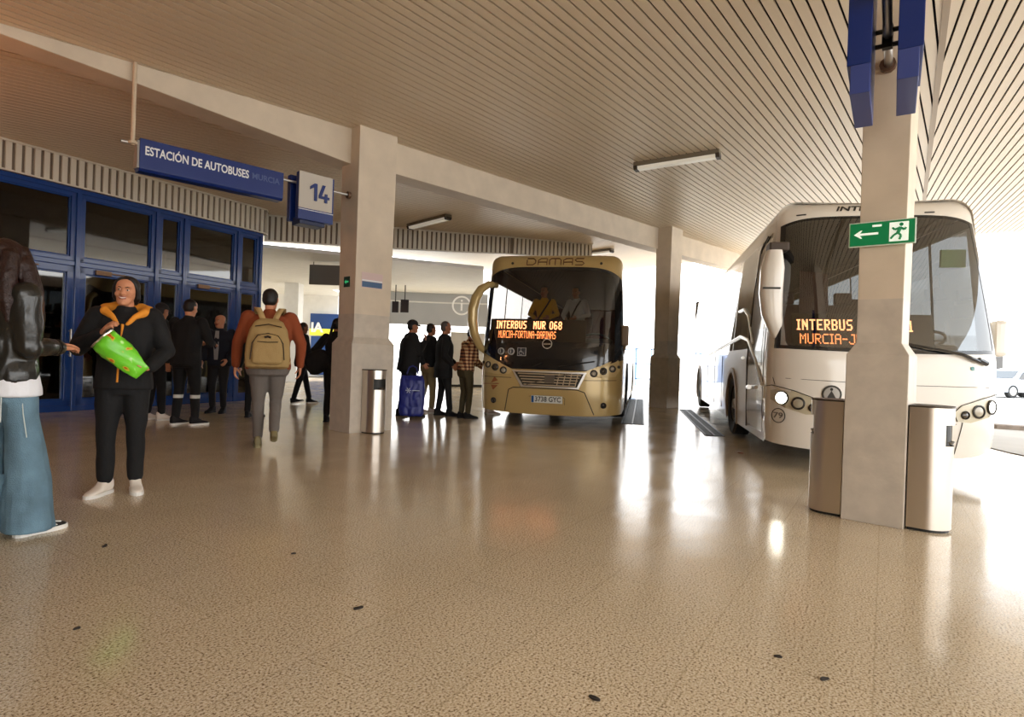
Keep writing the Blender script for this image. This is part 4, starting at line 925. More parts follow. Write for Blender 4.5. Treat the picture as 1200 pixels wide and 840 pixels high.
def limb(mb, pts, rs, n=14):
    mb.tube(pts, rs, n)
    for p, r in zip(pts, rs): mb.ball(p, r*.99, r*.99, r*.99, 14, 8)
def ik(a, t, l1, l2, pole):
    d = t-a; L = min(d.length, (l1+l2)*.999); dn = d.normalized(); t = a+dn*L
    x = (l1*l1-l2*l2+L*L)/(2*L); h = math.sqrt(max(0, l1*l1-x*x)); p = pole-dn*pole.dot(dn)
    p = p.normalized() if p.length > 1e-6 else Vector((0, 1, 0)); return a+dn*x+p*h, t
def sring(c, hw, hy, n=20, e=2.3, M=None):
    out = []
    for k in range(n):
        a = 2*PI*k/n; x = math.copysign(abs(math.cos(a))**(2/e), math.cos(a))*hw; y = math.copysign(abs(math.sin(a))**(2/e), math.sin(a))*hy
        p = Vector((x, y, 0)); out.append(c+((M @ p) if M is not None else p))
    return out
def loft(mb, rings):
    mb.grid(rings, closed=True); n = len(rings[0]); mb.add(rings[0], [tuple(range(n))]); mb.add(rings[-1], [tuple(range(n))])
def torso_rings(T, st):
    return [[T @ p for p in sring(Vector((0, y, z)), hw, hy)] for z, hw, hy, y in st]
def head_parts(mb, M, fat=1.0):
    st = [(-.116, .020, .080, .045), (-.106, .038, .088, .025), (-.085, .050, .091, -.01), (-.055, .060, .089, -.05), (-.015, .069, .086, -.078), (.03, .075, .086, -.092), (.065, .073, .080, -.090), (.09, .060, .062, -.076), (.107, .038, .034, -.048), (.115, .012, .004, -.02)]
    loft(mb, [[M @ p for p in sring(Vector((0, (f+b)/2, z)), hw*fat, (f-b)/2, 22, 2.2)] for z, hw, f, b in st])
    mb.tube([M @ Vector(p) for p in ((0, .082, .018), (0, .094, -.004), (0, .106, -.024), (0, .092, -.033))], [.008, .010, .014, .010], 10)
    for s in (-1, 1):
        mb.ball(M @ Vector((.013*s, .092, -.027)), .009, .009, .008, 10, 6)
        mb.ball(M @ Vector((.037*s, .068, -.028)), .026, .022, .022, 12, 8)
        mb.ball(M @ Vector((.030*s, .079, .026)), .026, .010, .008, 12, 6)
        mb.ball(M @ Vector((.077*s, -.006, -.006)), .011, .019, .031, 10, 8)
    mb.ball(M @ Vector((0, .083, -.050)), .026, .012, .007, 12, 6); mb.ball(M @ Vector((0, .082, -.062)), .022, .012, .008, 12, 6); mb.ball(M @ Vector((0, .076, -.098)), .022, .018, .016, 12, 8)
def hand_parts(mb, w, d, n, side, curl, k=1.0, spread=0):
    """w wrist, d pointing direction, n palm normal, side +1/-1: thumb side along d x n * side"""
    d = d.normalized(); n = (n-d*n.dot(d)).normalized(); t = d.cross(n)*side
    loft(mb, [[w+d*(a*k)+t*(math.cos(q)*hw*k)+n*(math.sin(q)*hn*k) for q in [2*PI*j/14 for j in range(14)]] for a, hw, hn in ((-.03, .024, .019), (0, .027, .018), (.03, .037, .017), (.065, .042, .014), (.088, .040, .011))])
    for i, L in enumerate((.068, .078, .072, .056)):
        off = (.031, .0105, -.0105, -.031)[i]; p = w+d*(.082*k)+t*(off*k); a = 0; c = curl*(1+.06*i); pts = [p]; 
        sp = t*(off*spread)
        for f, da in ((.45, 22), (.31, 34), (.24, 26)):
            a += math.radians(da)*c; p = p+((d*math.cos(a)+n*math.sin(a)+sp).normalized())*(L*f*k*1.05); pts.append(p)
        limb(mb, pts, [.0092*k, .0086*k, .0078*k, .0066*k], 8)
    p = w+d*(.018*k)+t*(.028*k); q = p+(d*.62+t*.62+n*.35).normalized()*(.040*k); r = q+(d*.85+t*.15+n*(.35+.3*curl)).normalized()*(.034*k); u = r+(d*.85-t*.1+n*(.3+.4*curl)).normalized()*(.024*k)
    limb(mb, [p, q, r, u], [.014*k, .0115*k, .0095*k, .0078*k], 8)
def shoe(parent, ank, yaw, pitch, col_m, sole_m, k=1.0, high=False, vox=.008, trims=None):
    """ank: ankle point in person frame; yaw about z (0 = forward), pitch: heel raised"""
    R = Matrix.Rotation(yaw, 4, 'Z') @ Matrix.Rotation(-pitch, 4, 'X'); Tm = Matrix.Translation(ank) @ R
    def ringy(y, hw, zt, zb): return [Tm @ (Vector((x*k, y*k, z*k))) for x, z in [(math.copysign(abs(math.cos(a))**.8, math.cos(a))*hw, (zt+zb)/2+math.copysign(abs(math.sin(a))**.8, math.sin(a))*(zt-zb)/2) for a in [2*PI*j/16 for j in range(16)]]]
    mb = MB(); loft(mb, [ringy(*r) for r in ((-.072, .020, -.02, -.07), (-.066, .032, .035, -.078), (-.03, .038, .05 if high else .04, -.08), (.02, .040, .045 if high else .025, -.08), (.06, .043, -.005, -.08), (.10, .047, -.028, -.08), (.15, .046, -.042, -.08), (.185, .036, -.052, -.08), (.205, .018, -.062, -.078))])
    o = fuse(mb, 'shoe', col_m, parent, vox, 2)
    mb = MB(); pts = [(-.076, .018), (-.06, .036), (-.02, .040), (.03, .038), (.08, .046), (.13, .050), (.17, .044), (.20, .028), (.214, .010)]
    outl = [(x, y) for y, x in pts]+[(-x, y) for y, x in pts[::-1]]
    mb.prism([Tm @ Vector((x*k, y*k, -.094*k)) for x, y in outl], (R.to_3x3() @ Vector((0, 0, .026*k)))); mb.build('sole', sole_m, o)
    if trims:
        for pts_, r_ in trims:
            mb = MB(); mb.tube([Tm @ (Vector(p)*k) for p in pts_], r_*k, 6); mb.build('stripe', sole_m, o)
    return o
def relrz(pos, rz):
    """rz is relative to the line of sight: 0 = back to the viewer, 180 = facing the viewer, -90 = facing the right"""
    return rz+math.degrees(math.atan2(-pos[0], pos[1]))
def person(label, pos, rz, H=1.72, build=1.0, sk=SK1, top=BLK, bottoms=BLK, shoe_m=BLK, sole_m=BLK2, hair='short', hair_m=HB, lean=0, sway=0, twist=0, head=(0, 0, 0), R=None, L=None, footR=None, footL=None,
           hem=.86, flare=0, leg=1.0, puff=0, vox=.012, vb=.009, waist=1.0, group=None, name='person', topname='jacket', fold=.006, eyes=True, sleeve=1.0, cuff=None, smile=False, trims=None, sleeve_end=1.0, hip=0, cat='person', high=False, collar=True, pant_post=None):
    k = H/1.75
    rz = relrz(pos, rz)
    o = thing(name, label, cat, pos, math.radians(rz), group)
    S = Matrix.Scale(k, 4)
    T = S @ Matrix.Translation((0, 0, .96)) @ Matrix.Rotation(math.radians(twist), 4, 'Z') @ Matrix.Rotation(-math.radians(lean), 4, 'X') @ Matrix.Rotation(math.radians(sway), 4, 'Y') @ Matrix.Translation((0, 0, -.96))
    neck = T @ Vector((0, .0, 1.50)); hr = head
    Hm = Matrix.Translation(T @ Vector((0, .015, 1.632))) @ S.to_3x3().to_4x4() @ Matrix.Rotation(math.radians(twist+hr[0]), 4, 'Z') @ Matrix.Rotation(-math.radians(hr[1]+lean*.3), 4, 'X') @ Matrix.Rotation(math.radians(hr[2]), 4, 'Y')
    # limbs
    arm = {}
    for sd, A, dflt in ((1, R, None), (-1, L, None)):
        A = dict(dict(w=(.27*sd*(1+.2*(build-1)), .06, .86), pole=(.4*sd, -1, 0), curl=.55, d=None, n=(-sd, 0, 0)), **(A or {}))
        sh = T @ Vector((.175*sd*(.5+.5*build), -.005, 1.425)); wt = Vector(A['w'])*k
        el, wt = ik(sh, wt, .30*k, .255*k, Vector(A['pole'])); dd = Vector(A['d']) if A['d'] else (wt-el); arm[sd] = (sh, el, wt, dd.normalized(), Vector(A['n']), A['curl'])
    lg = {}
    for sd, Fo in ((1, footR), (-1, footL)):
        Fo = dict(dict(a=(.095*sd, 0, .094), yaw=-8*sd, pitch=0, pole=(.12*sd, 1, 0)), **(Fo or {}))
        hp = Vector((.088*sd, 0, .93))*k; an = Vector(Fo['a'])*k; kn, an2 = ik(hp, an, .424*k, .416*k, Vector(Fo['pole'])); lg[sd] = (hp, kn, an, Fo)
    # body: one continuous skinned surface
    mb = MB()
    loft(mb, torso_rings(T, [(.86, .12, .08, 0), (.95, .145, .09, -.01), (1.06, .125, .085, 0), (1.2, .135, .09, .01), (1.33, .155, .095, .005), (1.42, .15, .07, -.005), (1.47, .07, .055, -.005), (1.50, .05, .05, .0)]))
    mb.tube([T @ Vector((0, -.01, 1.44)), T @ Vector((0, .0, 1.52)), Hm @ Vector((0, -.015, -.06)), Hm @ Vector((0, -.01, 0))], [.058*k, .052*k, .052*k, .05*k], 14)
    head_parts(mb, Hm, .97+.06*build if build < 1.3 else 1.05)
    for sd in (1, -1):
        sh, el, wt, dd, n, curl = arm[sd]; limb(mb, [sh, el, wt], [.045*k, .036*k, .024*k]); hand_parts(mb, wt, dd, n, sd, curl, k*1.02)
        hp, kn, an, Fo = lg[sd]; limb(mb, [hp, kn, an], [.07*k, .048*k, .032*k])
        Rf = Matrix.Rotation(math.radians(Fo['yaw']), 4, 'Z') @ Matrix.Rotation(-math.radians(Fo['pitch']), 4, 'X'); limb(mb, [an, an+Rf @ Vector((0, .06*k, -.045*k)), an+Rf @ Vector((0, .15*k, -.06*k))], [.03*k, .026*k, .015*k])
    def facepost(me):
        Hi = Hm.inverted()
        for p in me.polygons:
            c = Hi @ p.center
            if abs(c.x) < .026 and .084 < c.y and -.068 < c.z < -.044: p.material_index = 1
    fuse(mb, 'body', [sk, lip], o, vb, 2, post=facepost)
    if eyes:
        for s in (-1, 1):
            e = MB(); e.ball(Hm @ Vector((.030*s, .0790, .008)), .0115*k, .0095*k, .0062*k, 12, 8); eo = e.build('eye', eyew, o, smooth=True)
            e = MB(); e.ball(Hm @ Vector((.030*s, .0865, .008)), .0062*k, .004*k, .0058*k, 10, 6); e.build('iris', eyed, eo, smooth=True)
            e = MB(); e.tube([Hm @ Vector(p) for p in ((.014*s, .0905, .026), (.03*s, .090, .031), (.045*s, .080, .027))], [.003*k, .0035*k, .002*k], 6); e.build('eyebrow', hair_m, o, smooth=True)
    if smile:
        e = MB(); e.tube([Hm @ Vector(p) for p in ((-.024, .088, -.050), (-.012, .0945, -.0555), (0, .0965, -.057), (.012, .0945, -.0555), (.024, .088, -.050))], [.001, .0042*k, .005*k, .0042*k, .001], 8); e.build('teeth', teeth, o, smooth=True)
    # trousers
    b = build; mb = MB(); lp = .0
    wz = hem+.12
    loft(mb, [[S @ p for p in sring(Vector((0, y, z)), hw, hy)] for z, hw, hy, y in ((.80, .145*b*leg+hip, .105*b*leg, -.01), (.88, .165*b+hip, .118*b, -.012), (.96, .162*b+hip*.6, .115*b, -.008), (1.04, .145*b, .105*b, 0))])
    for sd in (1, -1):
        hp, kn, an, Fo = lg[sd]; up_ = (kn-an).normalized(); e = an+up_*.035*k
        if flare > .03: e = Vector((an.x, an.y, .035*k))
        m1 = hp.lerp(kn, .5); m2 = kn.lerp(e, .5)
        limb(mb, [hp+Vector((-.005*sd, 0, -.02)), m1, kn, m2, e], [.098*k*leg*(.6+.4*b), .084*k*leg*(.6+.4*b), (.066+flare*.35)*k*leg, (.060+flare*.75)*k*leg, (.054+flare)*k*leg], 16)
    def zc(me):
        if flare > .03:
            for v in me.vertices:
                if v.co.z < .035*k: v.co.z = .035*k+.002*noise.noise(v.co*30)
        if pant_post: pant_post(me, k)
    fuse(mb, 'trousers', [bottoms] if not pant_post else pant_post.mats, o, vox, 3, fold, 8, seed=H*7, post=zc)
    # upper garment
    mb = MB(); h = hem; pf = puff
    st = [(h, .165*b*waist+pf+hip*.5, .120*b+pf, -.008), (h+.06, .165*b*waist+pf, .120*b+pf, -.006), (1.06, .152*b*waist+pf, .112*b+pf, .0), (1.18, .158*b+pf, .116*b+pf, .008), (1.31, .178*b+pf, .122*b**.7+pf, .004), (1.40, .175*b+pf, .100*b**.5+pf, -.004), (1.455, .115*b**.5+pf*.6, .075+pf*.4, -.008), (1.485, .068, .062, -.005)]
    loft(mb, torso_rings(T, st))
    if collar: mb.tube([T @ Vector((0, -.008, 1.45)), T @ Vector((0, .0, 1.515))], [.078*k, .068*k], 16)
    for sd in (1, -1):
        sh, el, wt, dd, n, curl = arm[sd]; fe = (wt-el)
        e = el+fe*(.93*sleeve_end); r = sleeve*(.6+.4*b)
        limb(mb, [sh, sh.lerp(el, .5), el, el.lerp(e, .5), e], [.070*k*r+pf*.6, .062*k*r+pf*.7, .054*k*r+pf*.6, .047*k*r+pf*.5, .038*k*r+pf*.3], 14)
    tp = fuse(mb, topname, top, o, vox, 3, fold, 8, seed=H*3)
    # hair
    def hp3(p): return Hm @ Vector(p)
    def hball(m, c, r): 
        HH = Hm.to_3x3(); m.ball(hp3(c), r[0], r[1], r[2], 18, 12, 0, HH)
    mb = MB()
    if hair in ('short', 'cap', 'long'): hball(mb, (0, -.012, .036), (.082, .090, .088)); hball(mb, (0, -.032, .0), (.081, .070, .082))
    if hair == 'bald': hball(mb, (0, -.040, -.005), (.078, .062, .045))
    if hair == 'tied':
        hball(mb, (0, -.014, .043), (.080, .086, .085))
        hball(mb, (0, -.026, .038), (.086, .088, .088)); hball(mb, (0, -.04, -.01), (.086, .072, .085))
        for s in (-1, 1): limb(mb, [hp3((.030*s, .050, .105)), hp3((.068*s, .040, .068)), hp3((.083*s, .018, .01)), hp3((.082*s, -.005, -.05)), hp3((.06*s, -.04, -.09))], [.010*k, .015*k, .019*k, .022*k, .018*k])
        hball(mb, (0, -.10, -.02), (.05, .045, .05))
    if hair == 'long':
        hball(mb, (0, -.02, .03), (.096, .104, .10))
        for x in (-.075, -.045, -.015, .015, .045, .075):
            a = hp3((x, -.055, .02)); bq = hp3((x*1.35, -.085, -.10)); c_ = hp3((x*1.7, -.10, -.24)); d_ = hp3((x*1.8, -.085, -.40+abs(x)*.6))
            limb(mb, [a, bq, c_, d_], [.045, .048, .045, .022], 10)
        for s in (-1, 1):
            limb(mb, [hp3((.06*s, .035, .065)), hp3((.100*s, .02, -.03)), hp3((.135*s, .03, -.16)), hp3((.165*s, .06, -.33)), hp3((.18*s, .075, -.45))], [.032, .045, .05, .042, .018], 10)
            limb(mb, [hp3((.05*s, .05, .07)), hp3((.088*s, .06, -.03)), hp3((.115*s, .085, -.16)), hp3((.15*s, .11, -.34))], [.026, .034, .038, .016], 10)
    if mb.v: fuse(mb, 'hair', hair_m, o, .009 if vb < .012 else .012, 2, .004 if hair == 'long' else .002, 30)
    if hair == 'cap':
        mb = MB(); capm = mat('dark_cap', srgb(24, 20, 22), .8, bump=.2, bscale=60)
        rr_ = []
        for j in range(8):
            a = j*PI/2/7; rr_.append([hp3((.090*math.cos(a)*math.cos(q), -.006+.102*math.cos(a)*math.sin(q), .048+.080*math.sin(a))) for q in [2*PI*i/24 for i in range(24)]])
        mb.grid(rr_, closed=True); rr2 = [rr_[0], [hp3((.090*math.cos(q), -.006+.102*math.sin(q), .03)) for q in [2*PI*i/24 for i in range(24)]]]; mb.grid(rr2, closed=True)
        cp = mb.build('cap', capm, o, smooth=True)
        mb = MB(); v_ = []
        for j, (y, z) in enumerate(((.080, .040), (.120, .036), (.150, .026), (.168, .014))):
            hw = (.078, .072, .056, .026)[j]; v_.append([hp3((hw*x, y-.03*x*x, z-.012*x*x)) for x in (-1, -.6, -.2, .2, .6, 1)])
        mb.grid(v_); vo = mb.build('visor', capm, cp, smooth=True); m_ = vo.modifiers.new('t', 'SOLIDIFY'); m_.thickness = .006
    for sd, tr_ in ((1, trims), (-1, trims)):
        hp, kn, an, Fo = lg[sd]; shoe(o, an, math.radians(Fo['yaw']), math.radians(Fo['pitch']), shoe_m, sole_m, k, high, .008 if vb < .012 else .012, tr_)
    return o, T, Hm, arm, k
# --- woman with long hair and leather jacket
leather = mat('black_leather', srgb(30, 28, 24), .30, bump=.35, bscale=28, coat=.3)
denim = mat('blue_denim', srgb(98, 126, 142), .85, bump=.4, bscale=160, var=.28, vscale=7)
whitec = cloth('white_cloth', srgb(222, 222, 226), .8, .15); wsole = mat('white_rubber', srgb(226, 222, 214), .5)
bshoe = mat('black_shoe_leather', srgb(22, 20, 20), .4)
pA = at_z(1, 628)
A_, T_, Hm_, arm_, k_ = person('long-haired woman in black leather jacket and wide blue jeans at the edge of the view', (pA.x, pA.y, 0), -58, 1.72, 1.0, SK1, leather, denim, bshoe, wsole, 'long', HBR, lean=-2, head=(10, 4, 0),
    R=dict(w=(.11, .23, 1.13), pole=(.3, -.5, -1), curl=.5, n=(-.3, 0, -1)), L=dict(w=(-.12, .33, 1.14), pole=(-.3, -.5, -1), curl=.5, n=(.3, 0, -1)),
    footR=dict(a=(.11, .08, .094), yaw=-6), footL=dict(a=(-.10, -.10, .094), yaw=4), hem=.92, flare=.072, leg=1.04, puff=.020, vox=.010, vb=.006, fold=.012, hip=0, name='person', eyes=True,
    trims=[([(.046, .02, -.045), (.047, .07, -.06), (.044, .13, -.055), (.05, .10, -.03), (.042, .05, -.02)], .006), ([(.03, .16, -.045), (.035, .12, -.035)], .005)])
mb = MB(); S_ = Matrix.Scale(k_, 4); loft(mb, [[S_ @ p for p in sring(Vector((0, 0, z)), hw, hy)] for z, hw, hy in ((.835, .205, .150), (.88, .203, .148), (.98, .18, .13))]); fuse(mb, 'shirt_hem', whitec, A_, .010, 2, .004)
for s in (-1, 1):   # stitched side seams and back pocket
    mb = MB(); mb.tube([S_ @ Vector(p) for p in ((.168*s, -.02, .86), (.185*s, -.02, .74), (.19*s, 0, .60))], .003, 6); mb.build('seam', mat('pale_stitching', srgb(190, 196, 190), .7), A_)
mb = MB(); mb.tube([S_ @ Vector(p) for p in ((.06, -.148, .85), (.155, -.118, .84), (.16, -.122, .70), (.11, -.14, .66), (.055, -.15, .69), (.06, -.148, .85))], .003, 6); mb.build('pocket_stitching', MATS['pale_stitching'], A_)
mb = MB(); sh, el, wt, dd, n, c_ = arm_[1]
for f in (.72, .82): 
    p = el.lerp(wt, f); mb.tube([p-dd*.006, p+dd*.006], .052, 14)
mb.build('cuff_strap', leather, A_, smooth=True)
# --- woman with snack bag
orange = cloth('orange_lining', srgb(226, 142, 40), .75, .2)
pB = at_z(141, 577)
B_, TB, HB_, armB, kB = person('smiling woman in black jacket with orange collar holding a green snack bag', (pB.x, pB.y, 0), 171, 1.66, 1.14, SK1, BLK, BLK, mat('white_shoe', srgb(226, 214, 200), .5), wsole, 'tied', HB, lean=-1, head=(-8, 2, -4),
    R=dict(w=(.12, .235, 1.285), pole=(1, -.6, -.9), curl=.9, d=(-.35, .35, .45), n=(-.7, -.2, -.6)), L=dict(w=(-.20, .25, 1.02), pole=(-1, -.6, -.6), curl=.8, d=(.75, .35, -.1), n=(0, .2, 1)),
    footR=dict(a=(.105, .02, .094), yaw=-26), footL=dict(a=(-.095, -.04, .094), yaw=14), hem=.84, leg=1.08, puff=.018, vox=.011, vb=.0055, fold=.007, smile=True, high=True)
def tb(p): return TB @ Vector(p)
mb = MB()
for s in (-1, 1):
    limb(mb, [tb((0, -.10, 1.50)), tb((.09*s, -.085, 1.505)), tb((.15*s, -.03, 1.485)), tb((.135*s, .055, 1.46)), tb((.075*s, .115, 1.42)), tb((.03*s, .14, 1.36))], [.04, .045, .042, .034, .022, .012], 12)
fuse(mb, 'hood_lining', orange, B_, .010, 2, .005, 16)
mb = MB(); mb.tube([tb((0, .148, 1.36)), tb((.004, .150, 1.28)), tb((.012, .145, 1.15)), tb((.02, .142, 1.02)), tb((.024, .142, .90))], [.010, .008, .008, .008, .008], 8); mb.build('zip', orange, B_, smooth=True)
mb = MB(); mb.ball(HB_ @ Vector((.079, .0, -.03)), .006, .006, .006, 10, 8); mb.ball(HB_ @ Vector((-.079, .0, -.03)), .006, .006, .006, 10, 8); mb.build('earrings', mat('pearl', srgb(230, 225, 215), .2), B_)
# snack bag, a thing of its own
Rz = Matrix.Translation(pB) @ Matrix.Rotation(math.radians(relrz(pB, 171)), 4, 'Z')
def wl(p): return Rz @ Vector(p)
bagm = bpy.data.materials.new('snack_bag_foil'); bagm.use_nodes = True; nt = bagm.node_tree; b_ = nt.nodes['Principled BSDF']
tc = nt.nodes.new('ShaderNodeTexCoord'); nn_ = nt.nodes.new('ShaderNodeTexNoise'); nn_.inputs['Scale'].default_value = 14; nn_.inputs['Detail'].default_value = 1
nt.links.new(tc.outputs['Object'], nn_.inputs['Vector']); rp = nt.nodes.new('ShaderNodeValToRGB'); nt.links.new(nn_.outputs['Fac'], rp.inputs[0]); e = rp.color_ramp.elements
e[0].position = .30; e[0].color = (*srgb(196, 90, 30), 1); e[1].position = .34; e[1].color = (*srgb(220, 200, 60), 1); q = e.new(.38); q.color = (*srgb(110, 200, 40), 1); q = e.new(.66); q.color = (*srgb(120, 214, 50), 1); q = e.new(.72); q.color = (*srgb(190, 235, 150), 1)
nt.links.new(rp.outputs[0], b_.inputs['Base Color']); b_.inputs['Roughness'].default_value = .28
sb = thing('snack_bag', 'bright green crinkled snack bag with silver lining held open by the smiling woman', 'bag', tuple(pB), math.radians(relrz(pB, 171)))
t0 = Vector((.085, .30, 1.175)); t1 = Vector((-.165, .315, .935)); ax_ = (t1-t0).normalized(); u_ = Vector((0, 1, 0)); u_ = (u_-ax_*u_.dot(ax_)).normalized(); w_ = ax_.cross(u_)
def bagrow(f, a, b, z=0): return [t0.lerp(t1, f)+w_*(a*math.cos(q)*(1+.07*math.sin(5*q+f*9)))+u_*(b*math.sin(q)*(1+.10*math.cos(7*q-f*11))) for q in [2*PI*i/36 for i in range(36)]]
rows_ = [bagrow(f, a, b) for f, a, b in ((0, .088, .06), (.10, .092, .062), (.25, .095, .062), (.42, .092, .058), (.6, .084, .05), (.75, .074, .036), (.88, .064, .018), (1.0, .056, .004))]
mb = MB(); mb.grid(rows_, closed=True); bo = mb.build('foil', bagm, sb, smooth=True); m_ = bo.modifiers.new('t', 'SOLIDIFY'); m_.thickness = .002
mb = MB(); mb.grid([bagrow(-.03, .095, .066), bagrow(0, .086, .058), bagrow(.10, .084, .055), bagrow(.3, .08, .05), bagrow(.5, .03, .02)], closed=True); mb.build('lining', mat('silver_foil', srgb(216, 206, 190), .2, .9), sb, smooth=True)
# --- man in cap behind her
pC = at_z(180, 492)
person('man in brown cap and dark jacket standing half hidden behind the snack bag woman', (pC.x, pC.y, 0), -70, 1.78, 1.2, SK2, cloth('dark_green_cloth', srgb(32, 32, 30)), BLK, mat('white_shoe', srgb(226, 214, 200), .5), wsole, 'cap', HB, lean=4, head=(20, 14, 0), footR=dict(a=(.12, .06, .094)), footL=dict(a=(-.1, -.06, .094)), hem=.84, puff=.015, vox=.014, vb=.012)
# --- man in black with reflective trouser bands
pD = at_z(216, 498)
def bands(me, k):
    for p in me.polygons:
        if .375*k < p.center.z < .425*k: p.material_index = 1
bands.mats = [BLK, mat('reflective_band', srgb(206, 206, 200), .4)]
person('man in black seen from behind with pale reflective bands on his trousers', (pD.x, pD.y, 0), -32, 1.82, 1.22, SK1, BLK, BLK, BLK2, wsole, 'short', HB, lean=3, head=(-8, 12, 0), R=dict(w=(.22, .30, 1.14), pole=(.5, -.8, -.6), curl=.7, n=(-.6, 0, -.6)), L=dict(w=(-.10, .34, 1.15), pole=(-.5, -.6, -.6), curl=.7, n=(.6, 0, -.6)),
    footR=dict(a=(.13, .03, .094), yaw=-25), footL=dict(a=(-.13, 0, .094), yaw=-18), hem=.82, vox=.012, vb=.010, leg=1.02, topname='sweater', pant_post=bands, sleeve_end=.8)
# --- balding man
pE = at_z(255, 483.5)
E_, TE, HE, aE, kE = person('balding man in dark open jacket standing by the blue door', (pE.x, pE.y, 0), 158, 1.70, 1.2, SK1, NAV, BLK2, BLK, BLK2, 'bald', HG, head=(-20, 2, 0), R=dict(w=(.24, .12, .92)), L=dict(w=(-.2, .18, .95)), hem=.84, puff=.01, vox=.014, vb=.011)
mb = MB(); mb.prism([TE @ Vector(p) for p in ((-.03, .118, 1.46), (.03, .118, 1.46), (.045, .145, 1.2), (.03, .145, .95), (-.03, .145, .95), (-.045, .145, 1.2))], V(0, .012, 0)); mb.build('shirt_front', mat('grey_shirt', srgb(150, 146, 144), .8), E_, bevel=.004)
# --- man with backpack
rust = cloth('rust_wool', srgb(132, 62, 30), .9, .35, 90); greyt = cloth('grey_trouser', srgb(104, 96, 90), .85)
pF = at_z(311, 525)
F_, TF, HF, aF, kF = person('broad man in rust sweater and grey trousers walking away with a tan backpack', (pF.x, pF.y, 0), -2, 1.84, 1.42, SK1, rust, greyt, mat('tan_shoe', srgb(120, 108, 74), .6), mat('tan_sole', srgb(128, 118, 84), .7), 'short', HB, lean=4, head=(-12, 2, 0),
    R=dict(w=(.33, .04, .90), pole=(1, -.6, 0), curl=.75), L=dict(w=(-.33, .06, .89), pole=(-1, -.6, 0), curl=.75), footR=dict(a=(.085, -.17, .20), yaw=0, pitch=-58, pole=(0, 1, 0)), footL=dict(a=(-.085, .10, .094), yaw=4),
    hem=.86, leg=1.0, vox=.012, vb=.009, topname='sweater', waist=1.0)
tan = mat('tan_canvas', srgb(160, 132, 84), .8, bump=.3, bscale=80); tan_d = mat('dark_zip', srgb(44, 32, 20), .6); tan2 = mat('tan_strap', srgb(176, 146, 96), .8)
bp_ = thing('backpack', 'tan canvas backpack worn by the man in the rust sweater', 'backpack', (pF.x, pF.y, 0), math.radians(relrz(pF, -2)))
def bq(p): return TF @ Vector(p)
mb = MB(); rows_ = []
for z, hw, d0, d1 in ((.86, .17, -.15, -.26), (.88, .215, -.145, -.31), (1.0, .225, -.145, -.33), (1.15, .215, -.145, -.32), (1.28, .185, -.145, -.29), (1.36, .145, -.14, -.25), (1.40, .09, -.14, -.20)):
    rows_.append([bq(p) for p in sring(Vector((0, (d0+d1)/2, z)), hw, (d0-d1)/2, 24, 3.2)])
loft(mb, rows_); body_ = fuse(mb, 'main_bag', tan, bp_, .010, 2, .004, 10)
mb = MB(); rows_ = [[bq(p) for p in sring(Vector((0, -.325, z)), hw, d, 24, 3.5)] for z, hw, d in ((.90, .12, .02), (.92, .15, .045), (1.05, .155, .05), (1.16, .14, .04), (1.22, .10, .02))]; loft(mb, rows_); fuse(mb, 'front_pocket', tan, bp_, .010, 2, .003, 10)
mb = MB(); mb.tube([bq(p) for p in ((-.165, -.335, .95), (-.15, -.352, 1.12), (-.10, -.345, 1.20), (0, -.338, 1.225), (.10, -.345, 1.20), (.15, -.352, 1.12), (.165, -.335, .95))], .006, 6); mb.build('pocket_zip', tan_d, bp_, smooth=True)
mb = MB(); mb.tube([bq(p) for p in ((-.10, -.378, 1.135), (0, -.380, 1.13), (.10, -.378, 1.135))], .005, 6); mb.build('flap_zip', tan_d, bp_)
mb = MB(); mb.tube([bq(p) for p in ((-.13, -.30, 1.30), (0, -.312, 1.325), (.13, -.30, 1.30))], .006, 6); mb.build('top_zip', tan_d, bp_)
mb = MB(); mb.tube([bq(p) for p in ((-.03, -.378, 1.18), (0, -.38, 1.19), (.03, -.378, 1.18))], .012, 8); mb.build('logo_patch', tan_d, bp_, smooth=True)
for s in (-1, 1):
    mb = MB(); r_ = []
    for p in ((.05*s, -.165, 1.36), (.085*s, -.150, 1.45), (.12*s, -.09, 1.515), (.135*s, 0, 1.525), (.14*s, .10, 1.47), (.15*s, .165, 1.35), (.17*s, .165, 1.15), (.20*s, .05, .98), (.20*s, -.12, .93)):
        c = Vector(p); r_.append([bq(c+Vector((-.03, 0, 0))), bq(c+Vector((.03, 0, 0)))])
    mb.grid(r_); so_ = mb.build('shoulder_strap', tan2, bp_, smooth=True); m_ = so_.modifiers.new('t', 'SOLIDIFY'); m_.thickness = .014; m_.offset = 1
# --- people further back
pG = at_z(296, 489)
person('dark-clothed person almost hidden behind the backpack man', (pG.x, pG.y, 0), -20, 1.62, 1.0, SK2, BLK, BLK, BLK, BLK2, 'short', HB, vox=.016, vb=.014, eyes=False)
pH = at_z(352, 473)
Hn = person('person in dark jacket and trousers walking beyond the backpack man', (pH.x, pH.y, 0), -70, 1.72, 1.15, SK3, BLK, BLK, BLK, wsole, 'short', HB, head=(0, 8, 0), R=dict(w=(.2, .30, 1.12), pole=(.3, -.6, -.8)), L=dict(w=(-.2, .28, 1.1), pole=(-.3, -.6, -.8)), footR=dict(a=(.08, -.18, .11), pitch=-12), footL=dict(a=(-.08, .22, .094)), vox=.014, vb=.012, eyes=False)
mb = MB(); mb.box(-.06, .10, .28, .34, 1.05, 1.22); mb.build('red_folder', mat('red_card', srgb(150, 40, 40), .5), Hn[0], bevel=.01)
pI = at_z(389, 494)
